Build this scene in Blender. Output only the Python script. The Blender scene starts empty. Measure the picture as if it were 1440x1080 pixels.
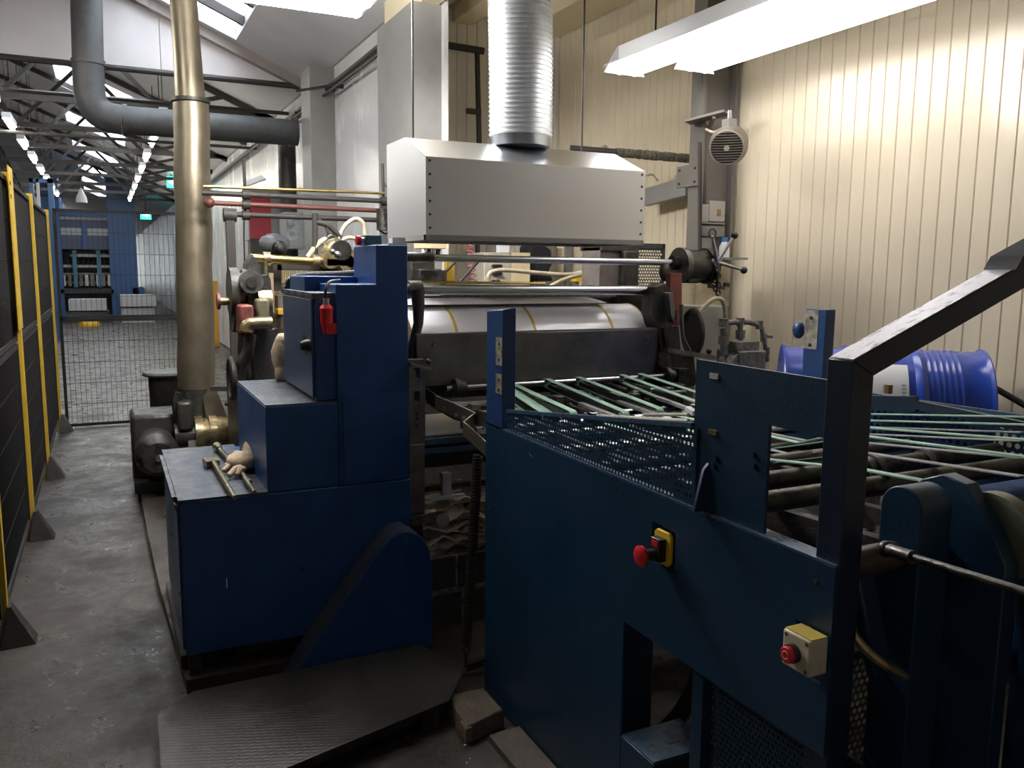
import bpy, bmesh, math, random
from mathutils import Vector, Matrix
random.seed(7)
S = bpy.context.scene
COL = S.collection
PI = math.pi

# ------------------------------------------------------------------ camera
F_PX, YAW, CAM_H = 1180.0, math.radians(25.8), 1.6
ROLL = math.atan(.0093)
PITCH = math.atan((540 - (372 + .0093 * 570)) / F_PX * math.cos(ROLL))
FW = Vector((math.sin(YAW) * math.cos(PITCH), math.cos(YAW) * math.cos(PITCH), -math.sin(PITCH)))
R0 = Vector((math.cos(YAW), -math.sin(YAW), 0)); U0 = R0.cross(FW)
RT = R0 * math.cos(ROLL) + U0 * math.sin(ROLL)
UP = -R0 * math.sin(ROLL) + U0 * math.cos(ROLL)
CP = Vector((0, 0, CAM_H))
cd = bpy.data.cameras.new('camera'); cam = bpy.data.objects.new('camera', cd); COL.objects.link(cam)
m = Matrix((RT, UP, -FW)).transposed().to_4x4(); m.translation = CP
cam.matrix_world = m
cd.sensor_fit = 'HORIZONTAL'; cd.sensor_width = 36; cd.lens = F_PX / 1440 * 36; cd.clip_start = .02; cd.clip_end = 300
S.camera = cam

# ------------------------------------------------------------------ world, light, exposure
S.view_settings.view_transform = 'Standard'; S.view_settings.look = 'None'
S.view_settings.gamma = 1; S.view_settings.use_curve_mapping = False
S.view_settings.exposure = 0.55
W = bpy.data.worlds.new('world'); S.world = W; W.use_nodes = True
bg = W.node_tree.nodes['Background']; bg.inputs[0].default_value = (.86, .93, 1, 1); bg.inputs[1].default_value = 12.0
TUBE_E = 7.0       # fluorescent tubes above the line
FAR_E = 45.0        # tubes down the hall
LEFT_E = 150.0

def P(px, py, X=None, Y=None, Z=None):
    """world point seen at a pixel of the photo, on the plane X=, Y= or Z="""
    d = FW * F_PX + RT * (px - 720) - UP * (py - 540)
    if X is not None: t = X / d.x
    elif Y is not None: t = Y / d.y
    else: t = (Z - CAM_H) / d.z
    return CP + d * t

# ------------------------------------------------------------------ materials
def mat(name, col, rough=.5, metal=0, col2=None, nscale=8, mix=.5, bump=0, bscale=60, rvar=0, emit=0, ecol=None,
        stretch=(1, 1, 1), spec=.5, alpha=1, trans=0, sharp=.12):
    M = bpy.data.materials.new(name); M.use_nodes = True
    nt = M.node_tree; b = nt.nodes['Principled BSDF']
    b.inputs['Base Color'].default_value = (*col, 1); b.inputs['Roughness'].default_value = rough
    b.inputs['Metallic'].default_value = metal; b.inputs['Specular IOR Level'].default_value = spec
    if emit:
        b.inputs['Emission Color'].default_value = (*(ecol or col), 1); b.inputs['Emission Strength'].default_value = emit
    if trans: b.inputs['Transmission Weight'].default_value = trans
    if col2 or bump or rvar:
        tc = nt.nodes.new('ShaderNodeTexCoord'); mp = nt.nodes.new('ShaderNodeMapping')
        mp.inputs['Scale'].default_value = stretch
        nt.links.new(tc.outputs['Object'], mp.inputs[0])
        n = nt.nodes.new('ShaderNodeTexNoise'); n.inputs['Scale'].default_value = nscale; n.inputs['Detail'].default_value = 7
        n.inputs['Roughness'].default_value = .65
        nt.links.new(mp.outputs[0], n.inputs[0])
    if col2:
        r = nt.nodes.new('ShaderNodeValToRGB'); c = r.color_ramp
        c.elements[0].position = mix - sharp; c.elements[1].position = mix + sharp
        c.elements[0].color = (*col2, 1); c.elements[1].color = (*col, 1)
        nt.links.new(n.outputs[0], r.inputs[0]); nt.links.new(r.outputs[0], b.inputs['Base Color'])
    if rvar:
        mr = nt.nodes.new('ShaderNodeMapRange'); mr.inputs[1].default_value = .35; mr.inputs[2].default_value = .65
        mr.inputs[3].default_value = max(.03, rough - rvar); mr.inputs[4].default_value = min(1, rough + rvar)
        nt.links.new(n.outputs[0], mr.inputs[0]); nt.links.new(mr.outputs[0], b.inputs['Roughness'])
    if bump:
        n2 = nt.nodes.new('ShaderNodeTexNoise'); n2.inputs['Scale'].default_value = bscale; n2.inputs['Detail'].default_value = 4
        nt.links.new(mp.outputs[0], n2.inputs[0])
        bp = nt.nodes.new('ShaderNodeBump'); bp.inputs['Strength'].default_value = bump; bp.inputs['Distance'].default_value = .01
        nt.links.new(n2.outputs[0], bp.inputs['Height']); nt.links.new(bp.outputs[0], b.inputs['Normal'])
    return M

blue = mat('royal_blue_paint', (.011, .062, .215), .36, 0, (.008, .047, .165), 5, .45, .10, 130, .06)
bluetop = mat('worn_blue_top', (.028, .042, .072), .45, 0, (.06, .068, .078), 14, .5, .15, 90, .15)
teal = mat('dark_blue_paint', (.007, .034, .075), .38, 0, (.006, .031, .068), 4, .45, .08, 120, .06)
tealworn = mat('worn_dark_blue_edge', (.03, .08, .15), .32, 0, (.10, .12, .14), 20, .4, .1, 80, .12)
postblue = mat('post_blue_paint', (.018, .055, .165), .35, 0, (.02, .05, .12), 12, .35, .1, 100)
barepatch = mat('bare_scuffed_metal', (.42, .39, .32), .5, .3, (.16, .15, .13), 30, .5)
steel = mat('dark_greasy_steel', (.10, .098, .09), .42, .75, (.035, .033, .03), 14, .5, .25, 50, .15)
steel2 = mat('grey_machine_steel', (.20, .195, .18), .4, .7, (.09, .085, .075), 10, .45, .15, 60, .12)
iron = mat('black_oily_iron', (.025, .024, .022), .45, .3, (.05, .045, .04), 18, .6, .35, 40, .12)
greygreen = mat('grey_green_casting', (.075, .077, .066), .5, .2, (.04, .04, .034), 16, .45, .3, 45)
shaftm = mat('polished_steel_shaft', (.46, .47, .49), .27, 1)
brass = mat('brass_bar', (.62, .45, .16), .28, 1, (.4, .28, .1), 12, .4)
guardm = mat('scuffed_grey_plate', (.16, .155, .145), .38, .75, (.10, .095, .09), 5, .5, .08, 70, .08)
white_roll = mat('glossy_white_blanket', (.86, .85, .88), .16, 0, (.80, .78, .80), 3, .4, spec=.6)
yband = mat('yellow_band', (.62, .40, .04), .4)
belt = mat('pale_green_belt', (.33, .52, .40), .6, 0, (.26, .42, .33), 12, .45)
beltgrey = mat('grey_belt', (.36, .37, .38), .5, 0, (.22, .22, .23), 12, .45)
alu = mat('brushed_aluminium', (.80, .81, .83), .30, .72, (.76, .77, .79), 2, .5, 0, 200, 0, stretch=(1, 1, 2), sharp=.45)
alutop = mat('bright_aluminium', (.86, .87, .88), .3, 1)
galv = mat('galvanised_spiral', (.76, .79, .81), .38, .65, (.66, .69, .72), 18, .5)
golddk = mat('dull_gold_duct', (.27, .232, .165), .42, .8, (.185, .158, .112), 6, .44, .10, 14, .07, sharp=.2)
goldbr = mat('bronze_paint', (.40, .32, .17), .35, .8, (.16, .13, .08), 22, .45, .2, 40)
darkduct = mat('dark_grey_duct', (.045, .044, .048), .6, .1, (.07, .07, .07), 9, .6, .2, 30)
rod = mat('dark_pipe', (.042, .037, .034), .55, .2)
redpipe = mat('rust_red_pipe', (.13, .045, .035), .5, .2)
red = mat('red_paint', (.42, .03, .04), .45)
redp = mat('red_plastic', (.62, .02, .03), .3, 0)
rust = mat('rust_red_casting', (.22, .055, .045), .5, .1, (.10, .05, .04), 14, .45, .2, 50)
yellow = mat('yellow_paint', (.62, .40, .03), .42, 0, (.48, .30, .03), 9, .42)
yelp = mat('yellow_plastic', (.80, .52, .03), .4)
cream = mat('cream_box', (.72, .60, .36), .5)
beige = mat('beige_control_panel', (.50, .47, .38), .5, 0, (.42, .39, .31), 8, .45)
blk = mat('black_plastic', (.018, .018, .02), .4)
blkmesh = mat('black_mesh_wire', (.014, .013, .013), .7)
wallm = mat('cream_cladding', (.74, .65, .49), .24, 0, (.71, .62, .455), 3, .42, .10, 40, .05, stretch=(1, 1, .2))
wallw = mat('white_cladding', (.70, .69, .68), .24, 0, (.67, .66, .65), 3, .42, .10, 40, .05, stretch=(1, 1, .3))
joint = mat('dark_joint', (.60, .53, .41), .6)
wallb = mat('grey_cream_cladding', (.76, .71, .63), .34, 0, (.72, .67, .59), 3, .42, .04, 40)
roofm = mat('white_roof_lining', (.66, .65, .66), .6, 0, (.58, .57, .58), 1.2, .45)
curtm = mat('pale_partition', (.66, .62, .61), .6, 0, (.60, .56, .55), 1, .45)
ceilm = mat('yellowed_ceiling', (.80, .71, .48), .6, 0, (.74, .65, .44), 2, .45)
greycol = mat('grey_column_paint', (.25, .245, .23), .5, 0, (.21, .205, .19), 3, .45)
whitelamp = mat('white_lamp_metal', (.85, .86, .88), .35)
tubeL_m = mat('lit_left_tube', (1, 1, 1), .5, emit=LEFT_E, ecol=(1, .98, .96))
tube_m = mat('lit_tube', (1, 1, 1), .5, emit=TUBE_E, ecol=(1, .97, .95))
neartube = mat('lit_near_tube', (1, 1, 1), .5, emit=125, ecol=(1, .96, .88))
fartube = mat('lit_far_tube', (1, 1, 1), .5, emit=FAR_E, ecol=(1, .97, .86))
exitm = mat('lit_exit_sign', (.05, .7, .6), .4, emit=2.2, ecol=(.05, .85, .75))
exitw = mat('lit_exit_mark', (.8, 1, 1), .4, emit=3, ecol=(.8, 1, 1))
drumb = mat('glossy_drum_blue', (.015, .06, .42), .22, 0, (.012, .05, .34), 6, .4, spec=.7)
paper = mat('white_label_paper', (.80, .82, .84), .6)
printk = mat('grey_label_print', (.35, .37, .42), .6)
ragm = mat('tan_rag_cloth', (.58, .46, .32), .85, 0, (.42, .32, .22), 12, .45, .3, 60)
sheetm = mat('stacked_card', (.62, .53, .42), .8, 0, (.45, .38, .30), 20, .5, .3, 50)
blockm = mat('oily_concrete_block', (.075, .07, .06), .6, 0, (.045, .042, .036), 9, .5, .4, 40, .1)
mortar = mat('pale_mortar', (.55, .54, .50), .8, 0, (.14, .135, .12), 25, .5, .4, 60)
blondewood = mat('pale_wood', (.60, .45, .26), .6, 0, (.48, .35, .19), 6, .45, stretch=(8, 1, 1))
farblue = mat('far_press_blue', (.025, .08, .21), .45)
fardark = mat('far_press_dark', (.03, .035, .045), .6)
farpanel = mat('far_press_panel', (.07, .09, .16), .55)
fargrey = mat('pale_grey_sheets', (.42, .42, .45), .7)
tealp = mat('green_teal_box', (.05, .12, .11), .5)
glassm = mat('skylight_glass', (.95, .97, 1), .35, trans=1)
creamhose = mat('cream_hose', (.50, .44, .32), .5, 0, (.36, .31, .22), 30, .45)
clothblk = mat('black_cloth', (.015, .015, .018), .9)

def checker_plate():
    M = mat('chequer_plate', (.034, .032, .029), .45, .4, (.058, .054, .049), 5, .55, 0, 60, .1)
    nt = M.node_tree; b = nt.nodes['Principled BSDF']; tc = nt.nodes.new('ShaderNodeTexCoord')
    hs = []
    for ang in (45, -45):
        mp = nt.nodes.new('ShaderNodeMapping'); mp.inputs['Rotation'].default_value = (0, 0, math.radians(ang))
        mp.inputs['Scale'].default_value = (28, 75, 1); nt.links.new(tc.outputs['Object'], mp.inputs[0])
        v = nt.nodes.new('ShaderNodeTexVoronoi'); v.voronoi_dimensions = '2D'; v.inputs['Randomness'].default_value = 0
        v.inputs['Scale'].default_value = 1; nt.links.new(mp.outputs[0], v.inputs['Vector']); hs.append(v)
    mx = nt.nodes.new('ShaderNodeMath'); mx.operation = 'MINIMUM'
    nt.links.new(hs[0].outputs['Distance'], mx.inputs[0]); nt.links.new(hs[1].outputs['Distance'], mx.inputs[1])
    bp = nt.nodes.new('ShaderNodeBump'); bp.inputs['Strength'].default_value = .3; bp.inputs['Distance'].default_value = .003
    bp.invert = True
    nt.links.new(mx.outputs[0], bp.inputs['Height']); nt.links.new(bp.outputs[0], b.inputs['Normal'])
    return M
chk = checker_plate()

def floor_mat():
    M = bpy.data.materials.new('worn_concrete_floor'); M.use_nodes = True
    nt = M.node_tree; b = nt.nodes['Principled BSDF']; N = nt.nodes.new; L = nt.links.new
    tc = N('ShaderNodeTexCoord')
    n1 = N('ShaderNodeTexNoise'); n1.inputs['Scale'].default_value = .9; n1.inputs['Detail'].default_value = 8; n1.inputs['Roughness'].default_value = .6
    n2 = N('ShaderNodeTexNoise'); n2.inputs['Scale'].default_value = 9; n2.inputs['Detail'].default_value = 8; n2.inputs['Roughness'].default_value = .7
    n3 = N('ShaderNodeTexNoise'); n3.inputs['Scale'].default_value = 3.2; n3.inputs['Detail'].default_value = 9; n3.inputs['Roughness'].default_value = .72
    for n in (n1, n2, n3): L(tc.outputs['Object'], n.inputs[0])
    r1 = N('ShaderNodeValToRGB'); e = r1.color_ramp.elements
    e[0].position = .36; e[0].color = (.028, .023, .018, 1); e[1].position = .64; e[1].color = (.072, .059, .049, 1)
    L(n1.outputs[0], r1.inputs[0])
    r2 = N('ShaderNodeValToRGB'); e = r2.color_ramp.elements
    e[0].position = .40; e[0].color = (.6, .6, .6, 1); e[1].position = .62; e[1].color = (1.12, 1.12, 1.12, 1)
    L(n2.outputs[0], r2.inputs[0])
    mx = N('ShaderNodeMix'); mx.data_type = 'RGBA'; mx.blend_type = 'MULTIPLY'; mx.inputs[0].default_value = .5
    L(r1.outputs[0], mx.inputs[6]); L(r2.outputs[0], mx.inputs[7]); L(mx.outputs[2], b.inputs['Base Color'])
    mr = N('ShaderNodeMapRange'); mr.inputs[1].default_value = .40; mr.inputs[2].default_value = .60
    mr.inputs[3].default_value = .24; mr.inputs[4].default_value = .62
    L(n3.outputs[0], mr.inputs[0]); L(mr.outputs[0], b.inputs['Roughness'])
    ad = N('ShaderNodeMath'); ad.operation = 'ADD'; L(n2.outputs[0], ad.inputs[0]); L(n3.outputs[0], ad.inputs[1])
    bp = N('ShaderNodeBump'); bp.inputs['Strength'].default_value = .45; bp.inputs['Distance'].default_value = .015
    L(ad.outputs[0], bp.inputs['Height']); L(bp.outputs[0], b.inputs['Normal'])
    return M
floorm = floor_mat()

# ------------------------------------------------------------------ mesh builder
class MB:
    def __init__(s): s.v = []; s.f = []
    def add(s, vs, fs):
        o = len(s.v); s.v += [tuple(v) for v in vs]; s.f += [tuple(i + o for i in f) for f in fs]; return s
    def hexa(s, p):   # 4 bottom ccw, 4 top ccw
        return s.add(p, [(3, 2, 1, 0), (4, 5, 6, 7), (0, 1, 5, 4), (1, 2, 6, 5), (2, 3, 7, 6), (3, 0, 4, 7)])
    def box(s, x0, x1, y0, y1, z0, z1):
        return s.hexa([(x0, y0, z0), (x1, y0, z0), (x1, y1, z0), (x0, y1, z0), (x0, y0, z1), (x1, y0, z1), (x1, y1, z1), (x0, y1, z1)])
    def bar(s, a, b, w, h, up=(0, 0, 1)):   # rectangular bar between two points
        a = Vector(a); b = Vector(b); d = (b - a).normalized(); u = Vector(up)
        sd = d.cross(u)
        if sd.length < 1e-4: sd = d.cross(Vector((1, 0, 0)))
        sd.normalize(); u = sd.cross(d); sd *= w / 2; u *= h / 2
        return s.hexa([a - sd - u, a + sd - u, b + sd - u, b - sd - u, a - sd + u, a + sd + u, b + sd + u, b - sd + u])
    def prism(s, poly, axis, a0, a1):
        k = len(poly)
        def q(p, a):
            if axis == 'x': return (a, p[0], p[1])
            if axis == 'y': return (p[0], a, p[1])
            return (p[0], p[1], a)
        vs = [q(p, a0) for p in poly] + [q(p, a1) for p in poly]
        fs = [tuple(range(k)), tuple(range(2 * k - 1, k - 1, -1))]
        fs += [((i + 1) % k, i, i + k, (i + 1) % k + k) for i in range(k)]
        return s.add(vs, fs)
    def tube(s, pts, r, n=10, caps=True, closed=False):
        pts = [Vector(p) for p in pts]; k = len(pts); rs = r if isinstance(r, (list, tuple)) else [r] * k
        vs = []; t0 = None; u = None
        for i, p in enumerate(pts):
            if closed: t = (pts[(i + 1) % k] - pts[i - 1])
            else: t = (pts[min(i + 1, k - 1)] - pts[max(i - 1, 0)])
            if t.length < 1e-9: t = t0 or Vector((0, 0, 1))
            t.normalize()
            if u is None:
                u = t.orthogonal().normalized()
            else:
                u = (u - t * u.dot(t))
                if u.length < 1e-6: u = t.orthogonal()
                u.normalize()
            w = t.cross(u); t0 = t
            for j in range(n):
                a = 2 * PI * j / n; vs.append(p + (u * math.cos(a) + w * math.sin(a)) * rs[i])
        fs = []
        for i in range(k if closed else k - 1):
            i2 = (i + 1) % k
            for j in range(n):
                fs.append((i * n + j, i * n + (j + 1) % n, i2 * n + (j + 1) % n, i2 * n + j))
        if caps and not closed:
            fs.append(tuple(range(n - 1, -1, -1))); fs.append(tuple((k - 1) * n + j for j in range(n)))
        return s.add(vs, fs)
    def cyl(s, a, b, r, r2=None, n=20):
        return s.tube([a, b], [r, r if r2 is None else r2], n)
    def lathe(s, a, b, prof, n=28):      # prof: (t along a->b, radius)
        a = Vector(a); b = Vector(b); return s.tube2([a + (b - a) * t for t, _ in prof], [q for _, q in prof], (b - a).normalized(), n)
    def tube2(s, pts, rs, d, n):
        u = d.orthogonal().normalized(); w = d.cross(u); vs = []
        for p, r in zip(pts, rs):
            for j in range(n):
                a = 2 * PI * j / n; vs.append(p + (u * math.cos(a) + w * math.sin(a)) * max(r, 1e-4))
        k = len(pts); fs = [(i * n + j, i * n + (j + 1) % n, (i + 1) * n + (j + 1) % n, (i + 1) * n + j) for i in range(k - 1) for j in range(n)]
        fs.append(tuple(range(n - 1, -1, -1))); fs.append(tuple((k - 1) * n + j for j in range(n)))
        return s.add(vs, fs)
    def ball(s, c, r, n=12, sc=(1, 1, 1)):
        c = Vector(c); vs = [c + Vector((0, 0, -r * sc[2]))]; m = n // 2
        for i in range(1, m):
            th = -PI / 2 + PI * i / m
            for j in range(n):
                a = 2 * PI * j / n
                vs.append(c + Vector((r * sc[0] * math.cos(th) * math.cos(a), r * sc[1] * math.cos(th) * math.sin(a), r * sc[2] * math.sin(th))))
        vs.append(c + Vector((0, 0, r * sc[2]))); fs = []
        for j in range(n): fs.append((0, 1 + (j + 1) % n, 1 + j))
        for i in range(m - 2):
            for j in range(n):
                fs.append((1 + i * n + j, 1 + i * n + (j + 1) % n, 1 + (i + 1) * n + (j + 1) % n, 1 + (i + 1) * n + j))
        e = len(vs) - 1
        for j in range(n): fs.append((e, 1 + (m - 2) * n + j, 1 + (m - 2) * n + (j + 1) % n))
        return s.add(vs, fs)
    def ribbon(s, pts, wv, th):          # flat belt: width vector, thickness
        pts = [Vector(p) for p in pts]; wv = Vector(wv); k = len(pts); vs = []
        for i, p in enumerate(pts):
            t = (pts[min(i + 1, k - 1)] - pts[max(i - 1, 0)]).normalized(); nn = t.cross(wv).normalized() * th / 2
            vs += [p - wv / 2 - nn, p + wv / 2 - nn, p + wv / 2 + nn, p - wv / 2 + nn]
        fs = [(0, 1, 2, 3), (4 * k - 1, 4 * k - 2, 4 * k - 3, 4 * k - 4)]
        for i in range(k - 1):
            for j in range(4): fs.append((4 * i + j, 4 * i + 4 + j, 4 * i + 4 + (j + 1) % 4, 4 * i + (j + 1) % 4))
        return s.add(vs, fs)
    def perf(s, o, U, V, ulen, hfun, pitch, hr, n=8, off=.5):
        """punched sheet: rows of round holes on a staggered grid; hfun(u)=height of the sheet at u; solid strip above the last row"""
        o = Vector(o); U = Vector(U); V = Vector(V)
        pt = lambda a, b: o + U * a + V * b
        rows = int(max(hfun(0), hfun(ulen)) / pitch) + 1
        tops = {}
        nc = int(ulen / pitch)
        for c in range(nc + 1):
            u0 = c * pitch; last = 0
            for r in range(rows):
                sh = off * pitch * (r % 2); a0 = u0 + sh - off * pitch; a1 = a0 + pitch
                b0 = r * pitch; b1 = b0 + pitch; ca0 = max(a0, 0); ca1 = min(a1, ulen)
                if ca1 - ca0 < 1e-5 or b1 > min(hfun(ca0), hfun(ca1)) - .3 * pitch: continue
                full = a0 >= -1e-6 and a1 <= ulen + 1e-6
                if not full:
                    s.add([pt(ca0, b0), pt(ca1, b0), pt(ca1, b1), pt(ca0, b1)], [(0, 1, 2, 3)]); continue
                cu = (a0 + a1) / 2; cv = (b0 + b1) / 2; h = pitch / 2
                out = [(h, 0), (h, h), (0, h), (-h, h), (-h, 0), (-h, -h), (0, -h), (h, -h)]
                vs = [pt(cu + x, cv + y) for x, y in out]
                vs += [pt(cu + hr * math.cos(PI / 4 * i), cv + hr * math.sin(PI / 4 * i)) for i in range(8)]
                s.add(vs, [(i, (i + 1) % 8, 8 + (i + 1) % 8, 8 + i) for i in range(8)])
        # solid strip on top, per half pitch column
        k = max(1, int(ulen / (pitch / 2)))
        for i in range(k):
            a0 = i * ulen / k; a1 = (i + 1) * ulen / k
            hh = min(hfun(a0), hfun(a1)); b = int((hh - .3 * pitch) / pitch) * pitch; b = max(0, b - pitch * .0)
            s.add([pt(a0, b), pt(a1, b), pt(a1, hfun(a1)), pt(a0, hfun(a0))], [(0, 1, 2, 3)])
        return s

def mesh_of(name, mb, mt, origin, smooth=38):
    me = bpy.data.meshes.new(name)
    o = Vector(origin)
    me.from_pydata([Vector(v) - o for v in mb.v], [], mb.f)
    if smooth is not None and len(mb.f) < 60000:
        bm = bmesh.new(); bm.from_mesh(me); bmesh.ops.recalc_face_normals(bm, faces=bm.faces); bm.to_mesh(me); bm.free()
    me.materials.append(mt)
    if smooth:
        me.polygons.foreach_set('use_smooth', [True] * len(me.polygons))
        me.set_sharp_from_angle(angle=math.radians(smooth))
    me.update()
    return me

def worigin(o):
    v = Vector((0, 0, 0))
    while o is not None: v += o.location; o = o.parent
    return v
def thing(name, label, cat, loc, group=None):
    o = bpy.data.objects.new(name, None); COL.objects.link(o); o.location = loc; o.empty_display_size = .1
    o['label'] = label; o['category'] = cat
    if group: o['group'] = group
    return o
def part(name, mb, mt, parent, label=None, bev=0, stuff=False, smooth=38):
    og = worigin(parent); me = mesh_of(name, mb, mt, og, smooth)
    o = bpy.data.objects.new(name, me); COL.objects.link(o); o.parent = parent
    if label: o['label'] = label
    if stuff: o['kind'] = 'stuff'
    if bev: bevel(o, bev)
    return o
def bevel(o, w):
    b = o.modifiers.new('bevel', 'BEVEL'); b.width = w; b.segments = 2; b.limit_method = 'ANGLE'; b.angle_limit = math.radians(50)
def solo(name, label, cat, mb, mt, group=None, bev=0, smooth=38):
    xs = [v[0] for v in mb.v]; ys = [v[1] for v in mb.v]; zs = [v[2] for v in mb.v]
    og = Vector(((min(xs) + max(xs)) / 2, (min(ys) + max(ys)) / 2, min(zs)))
    o = bpy.data.objects.new(name, mesh_of(name, mb, mt, og, smooth)); COL.objects.link(o); o.location = og
    o['label'] = label; o['category'] = cat
    if group: o['group'] = group
    if bev: bevel(o, bev)
    return o
def struct(name, mb, mt, parent=None, bev=0, label=None, smooth=38):
    og = worigin(parent)
    o = bpy.data.objects.new(name, mesh_of(name, mb, mt, og, smooth)); COL.objects.link(o)
    if parent: o.parent = parent
    else: o['kind'] = 'structure'
    if label: o['label'] = label
    if bev: bevel(o, bev)
    return o
def bolts(parent, pts, axis, r, h, mt, name='bolt'):
    """hex bolt heads sharing one mesh"""
    mb = MB(); a = Vector(axis).normalized()
    mb.cyl(Vector((0, 0, 0)), a * h, r, n=6); me = mesh_of(name, mb, mt, (0, 0, 0))
    for p in pts:
        o = bpy.data.objects.new(name, me); COL.objects.link(o); o.parent = parent; o.location = Vector(p) - worigin(parent)
def tree_copy(o, parent=None):
    c = o.copy(); COL.objects.link(c)
    if parent: c.parent = parent
    for ch in list(o.children): tree_copy(ch, c)
    return c
def arc(c, r, a0, a1, n, ax='y'):
    out = []
    for i in range(n + 1):
        a = math.radians(a0 + (a1 - a0) * i / n); u, w = r * math.cos(a), r * math.sin(a)
        out.append({'y': (c[0] + u, c[1], c[2] + w), 'x': (c[0], c[1] + u, c[2] + w), 'z': (c[0] + u, c[1] + w, c[2])}[ax])
    return out
def bez(p, n=12):
    """Catmull-Rom through points"""
    p = [Vector(q) for q in p]; q = [p[0] * 2 - p[1]] + p + [p[-1] * 2 - p[-2]]; out = []
    for i in range(1, len(q) - 2):
        a, b, c, d = q[i - 1:i + 3]
        for k in range(n):
            t = k / n
            out.append(.5 * ((2 * b) + (c - a) * t + (2 * a - 5 * b + 4 * c - d) * t * t + (3 * b - a - 3 * c + d) * t ** 3))
    return out + [p[-1]]
def coil(a, b, r, wire, turns, n=12, wn=5):
    a = Vector(a); b = Vector(b); d = (b - a).normalized(); u = d.orthogonal().normalized(); w = d.cross(u); pts = []
    k = int(turns * n)
    for i in range(k + 1):
        t = i / k; g = 2 * PI * i / n; pts.append(a + (b - a) * t + (u * math.cos(g) + w * math.sin(g)) * r)
    return MB().tube(pts, wire, wn)

# ================================================================== THE ROOM
XR, YB, XH = 3.5, 6.4, 2.1          # bay side wall, bay end wall, hall side wall
EZ = 3.53                            # height of the valley between bay and hall
roofz = lambda x: EZ + .42 * (XH - x) if x > -3 else EZ + .42 * (XH + 3) - .42 * (-3 - x)
struct('floor', MB().box(-8, 5, -3, 80, -.3, 0), floorm)
wr = struct('wall_right', MB().box(XR + .03, XR + .2, -3, YB + .2, -.0, 3.62), joint)
# cladding planks of the right bay wall: one shared mesh
def planks(parent, name, x0, y0, dx, dy, nrm, cnt, w, h, mt, z0=.0):
    d = Vector((dx, dy, 0)); nn = Vector(nrm)
    mb = MB(); a = d * .0006; b = d * (w - .0006); dep = .007
    prof = [(0, .1), (.04, 1), (.96, 1), (1, .1)]
    vs = []
    for z in (z0, h):
        for t, e in prof: q = a + (b - a) * t + nn * (dep * e + .012); vs.append((q.x, q.y, z))
    k = len(prof); fs = [(i, i + 1, k + i + 1, k + i) for i in range(k - 1)]
    mb.add(vs, fs); me = bpy.data.meshes.new(name); me.from_pydata(mb.v, [], mb.f); me.materials.append(mt); me.update()
    for i in range(cnt):
        o = bpy.data.objects.new(name, me); COL.objects.link(o); o.parent = parent
        o.location = (x0 + dx * w * i, y0 + dy * w * i, 0)
planks(wr, 'cladding_plank', XR + .03, YB, 0, -1, (-1, 0, 0), 74, .0875, 3.6, wallm)
planks(wr, 'cladding_plank', XR + .03, YB - 74 * .0875, 0, -1, (-1, 0, 0), 34, .0875, 3.6, wallm)
wb = struct('wall_back', MB().box(XH, XR + .2, YB + .03, YB + .25, 0, 3.7), joint)
planks(wb, 'cladding_plank', XH + .05, YB + .03, 1, 0, (0, -1, 0), 16, .0875, 3.6, wallb)
wh = struct('wall_hall', MB().box(XH + .03, XH + .22, YB + .25, 66, 0, EZ), wallw)
for i in range(24):
    struct('wall_panel', MB().box(XH, XH + .028, YB + .28 + i * 1.0, YB + .272 + (i + 1) * 1.0, .02, EZ - .02), wallw, wh, bev=.004)
struct('wall_left', MB().box(-8.2, -8, -3, 80, 0, 3.6), wallw)
struct('wall_front', MB().box(-8, 3.7, -3.2, -3, 0, 5.8), curtm)
# end wall of the hall with a rounded opening
we = MB().box(-8, XH, 76, 76.2, 0, 5.8)
struct('wall_end', we, mat('end_wall_paint', (.30, .31, .28), .6))
# ceilings
struct('ceiling', MB().box(XH - .1, XR + .25, -3, YB + .2, 3.62, 3.75), ceilm)
gd = MB()
gd.box(XH + .45, XH + .62, -3, YB, 3.50, 3.615); gd.box(XR - .35, XR - .0, -3, YB, 3.50, 3.615)
struct('trim_1', gd, ceilm)
struct('trim_2', MB().box(XH - .1, XH + .03, -3, YB, 3.36, 3.75), ceilm)
# roof lining of the hall with skylight openings
SKY = [(.30, 1.32, 6.6, 9.2)]
for k in range(7): SKY.append((-.55, .55, 10.2 + 4.6 * k, 12.2 + 4.6 * k))
rf = MB()
xb = sorted({-3, XH} | {s_[0] for s_ in SKY} | {s_[1] for s_ in SKY}); yb = sorted({-3, 76} | {s_[2] for s_ in SKY} | {s_[3] for s_ in SKY})
for i in range(len(xb) - 1):
    for j in range(len(yb) - 1):
        cx, cy = (xb[i] + xb[i + 1]) / 2, (yb[j] + yb[j + 1]) / 2
        if any(a < cx < b and c < cy < d for a, b, c, d in SKY): continue
        a, b, c, d = xb[i], xb[i + 1], yb[j], yb[j + 1]
        rf.hexa([(a, c, roofz(a)), (b, c, roofz(b)), (b, d, roofz(b)), (a, d, roofz(a)),
                 (a, c, roofz(a) + .12), (b, c, roofz(b) + .12), (b, d, roofz(b) + .12), (a, d, roofz(a) + .12)])
rf.hexa([(-8.2, -3, roofz(-8.2)), (-3, -3, roofz(-3)), (-3, 76, roofz(-3)), (-8.2, 76, roofz(-8.2)),
         (-8.2, -3, roofz(-8.2) + .12), (-3, -3, roofz(-3) + .12), (-3, 76, roofz(-3) + .12), (-8.2, 76, roofz(-8.2) + .12)])
rf.box(XH, XH + .3, -3, 76, EZ, EZ + .12)
roof = struct('ceiling_hall', rf, roofm, smooth=None)
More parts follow.
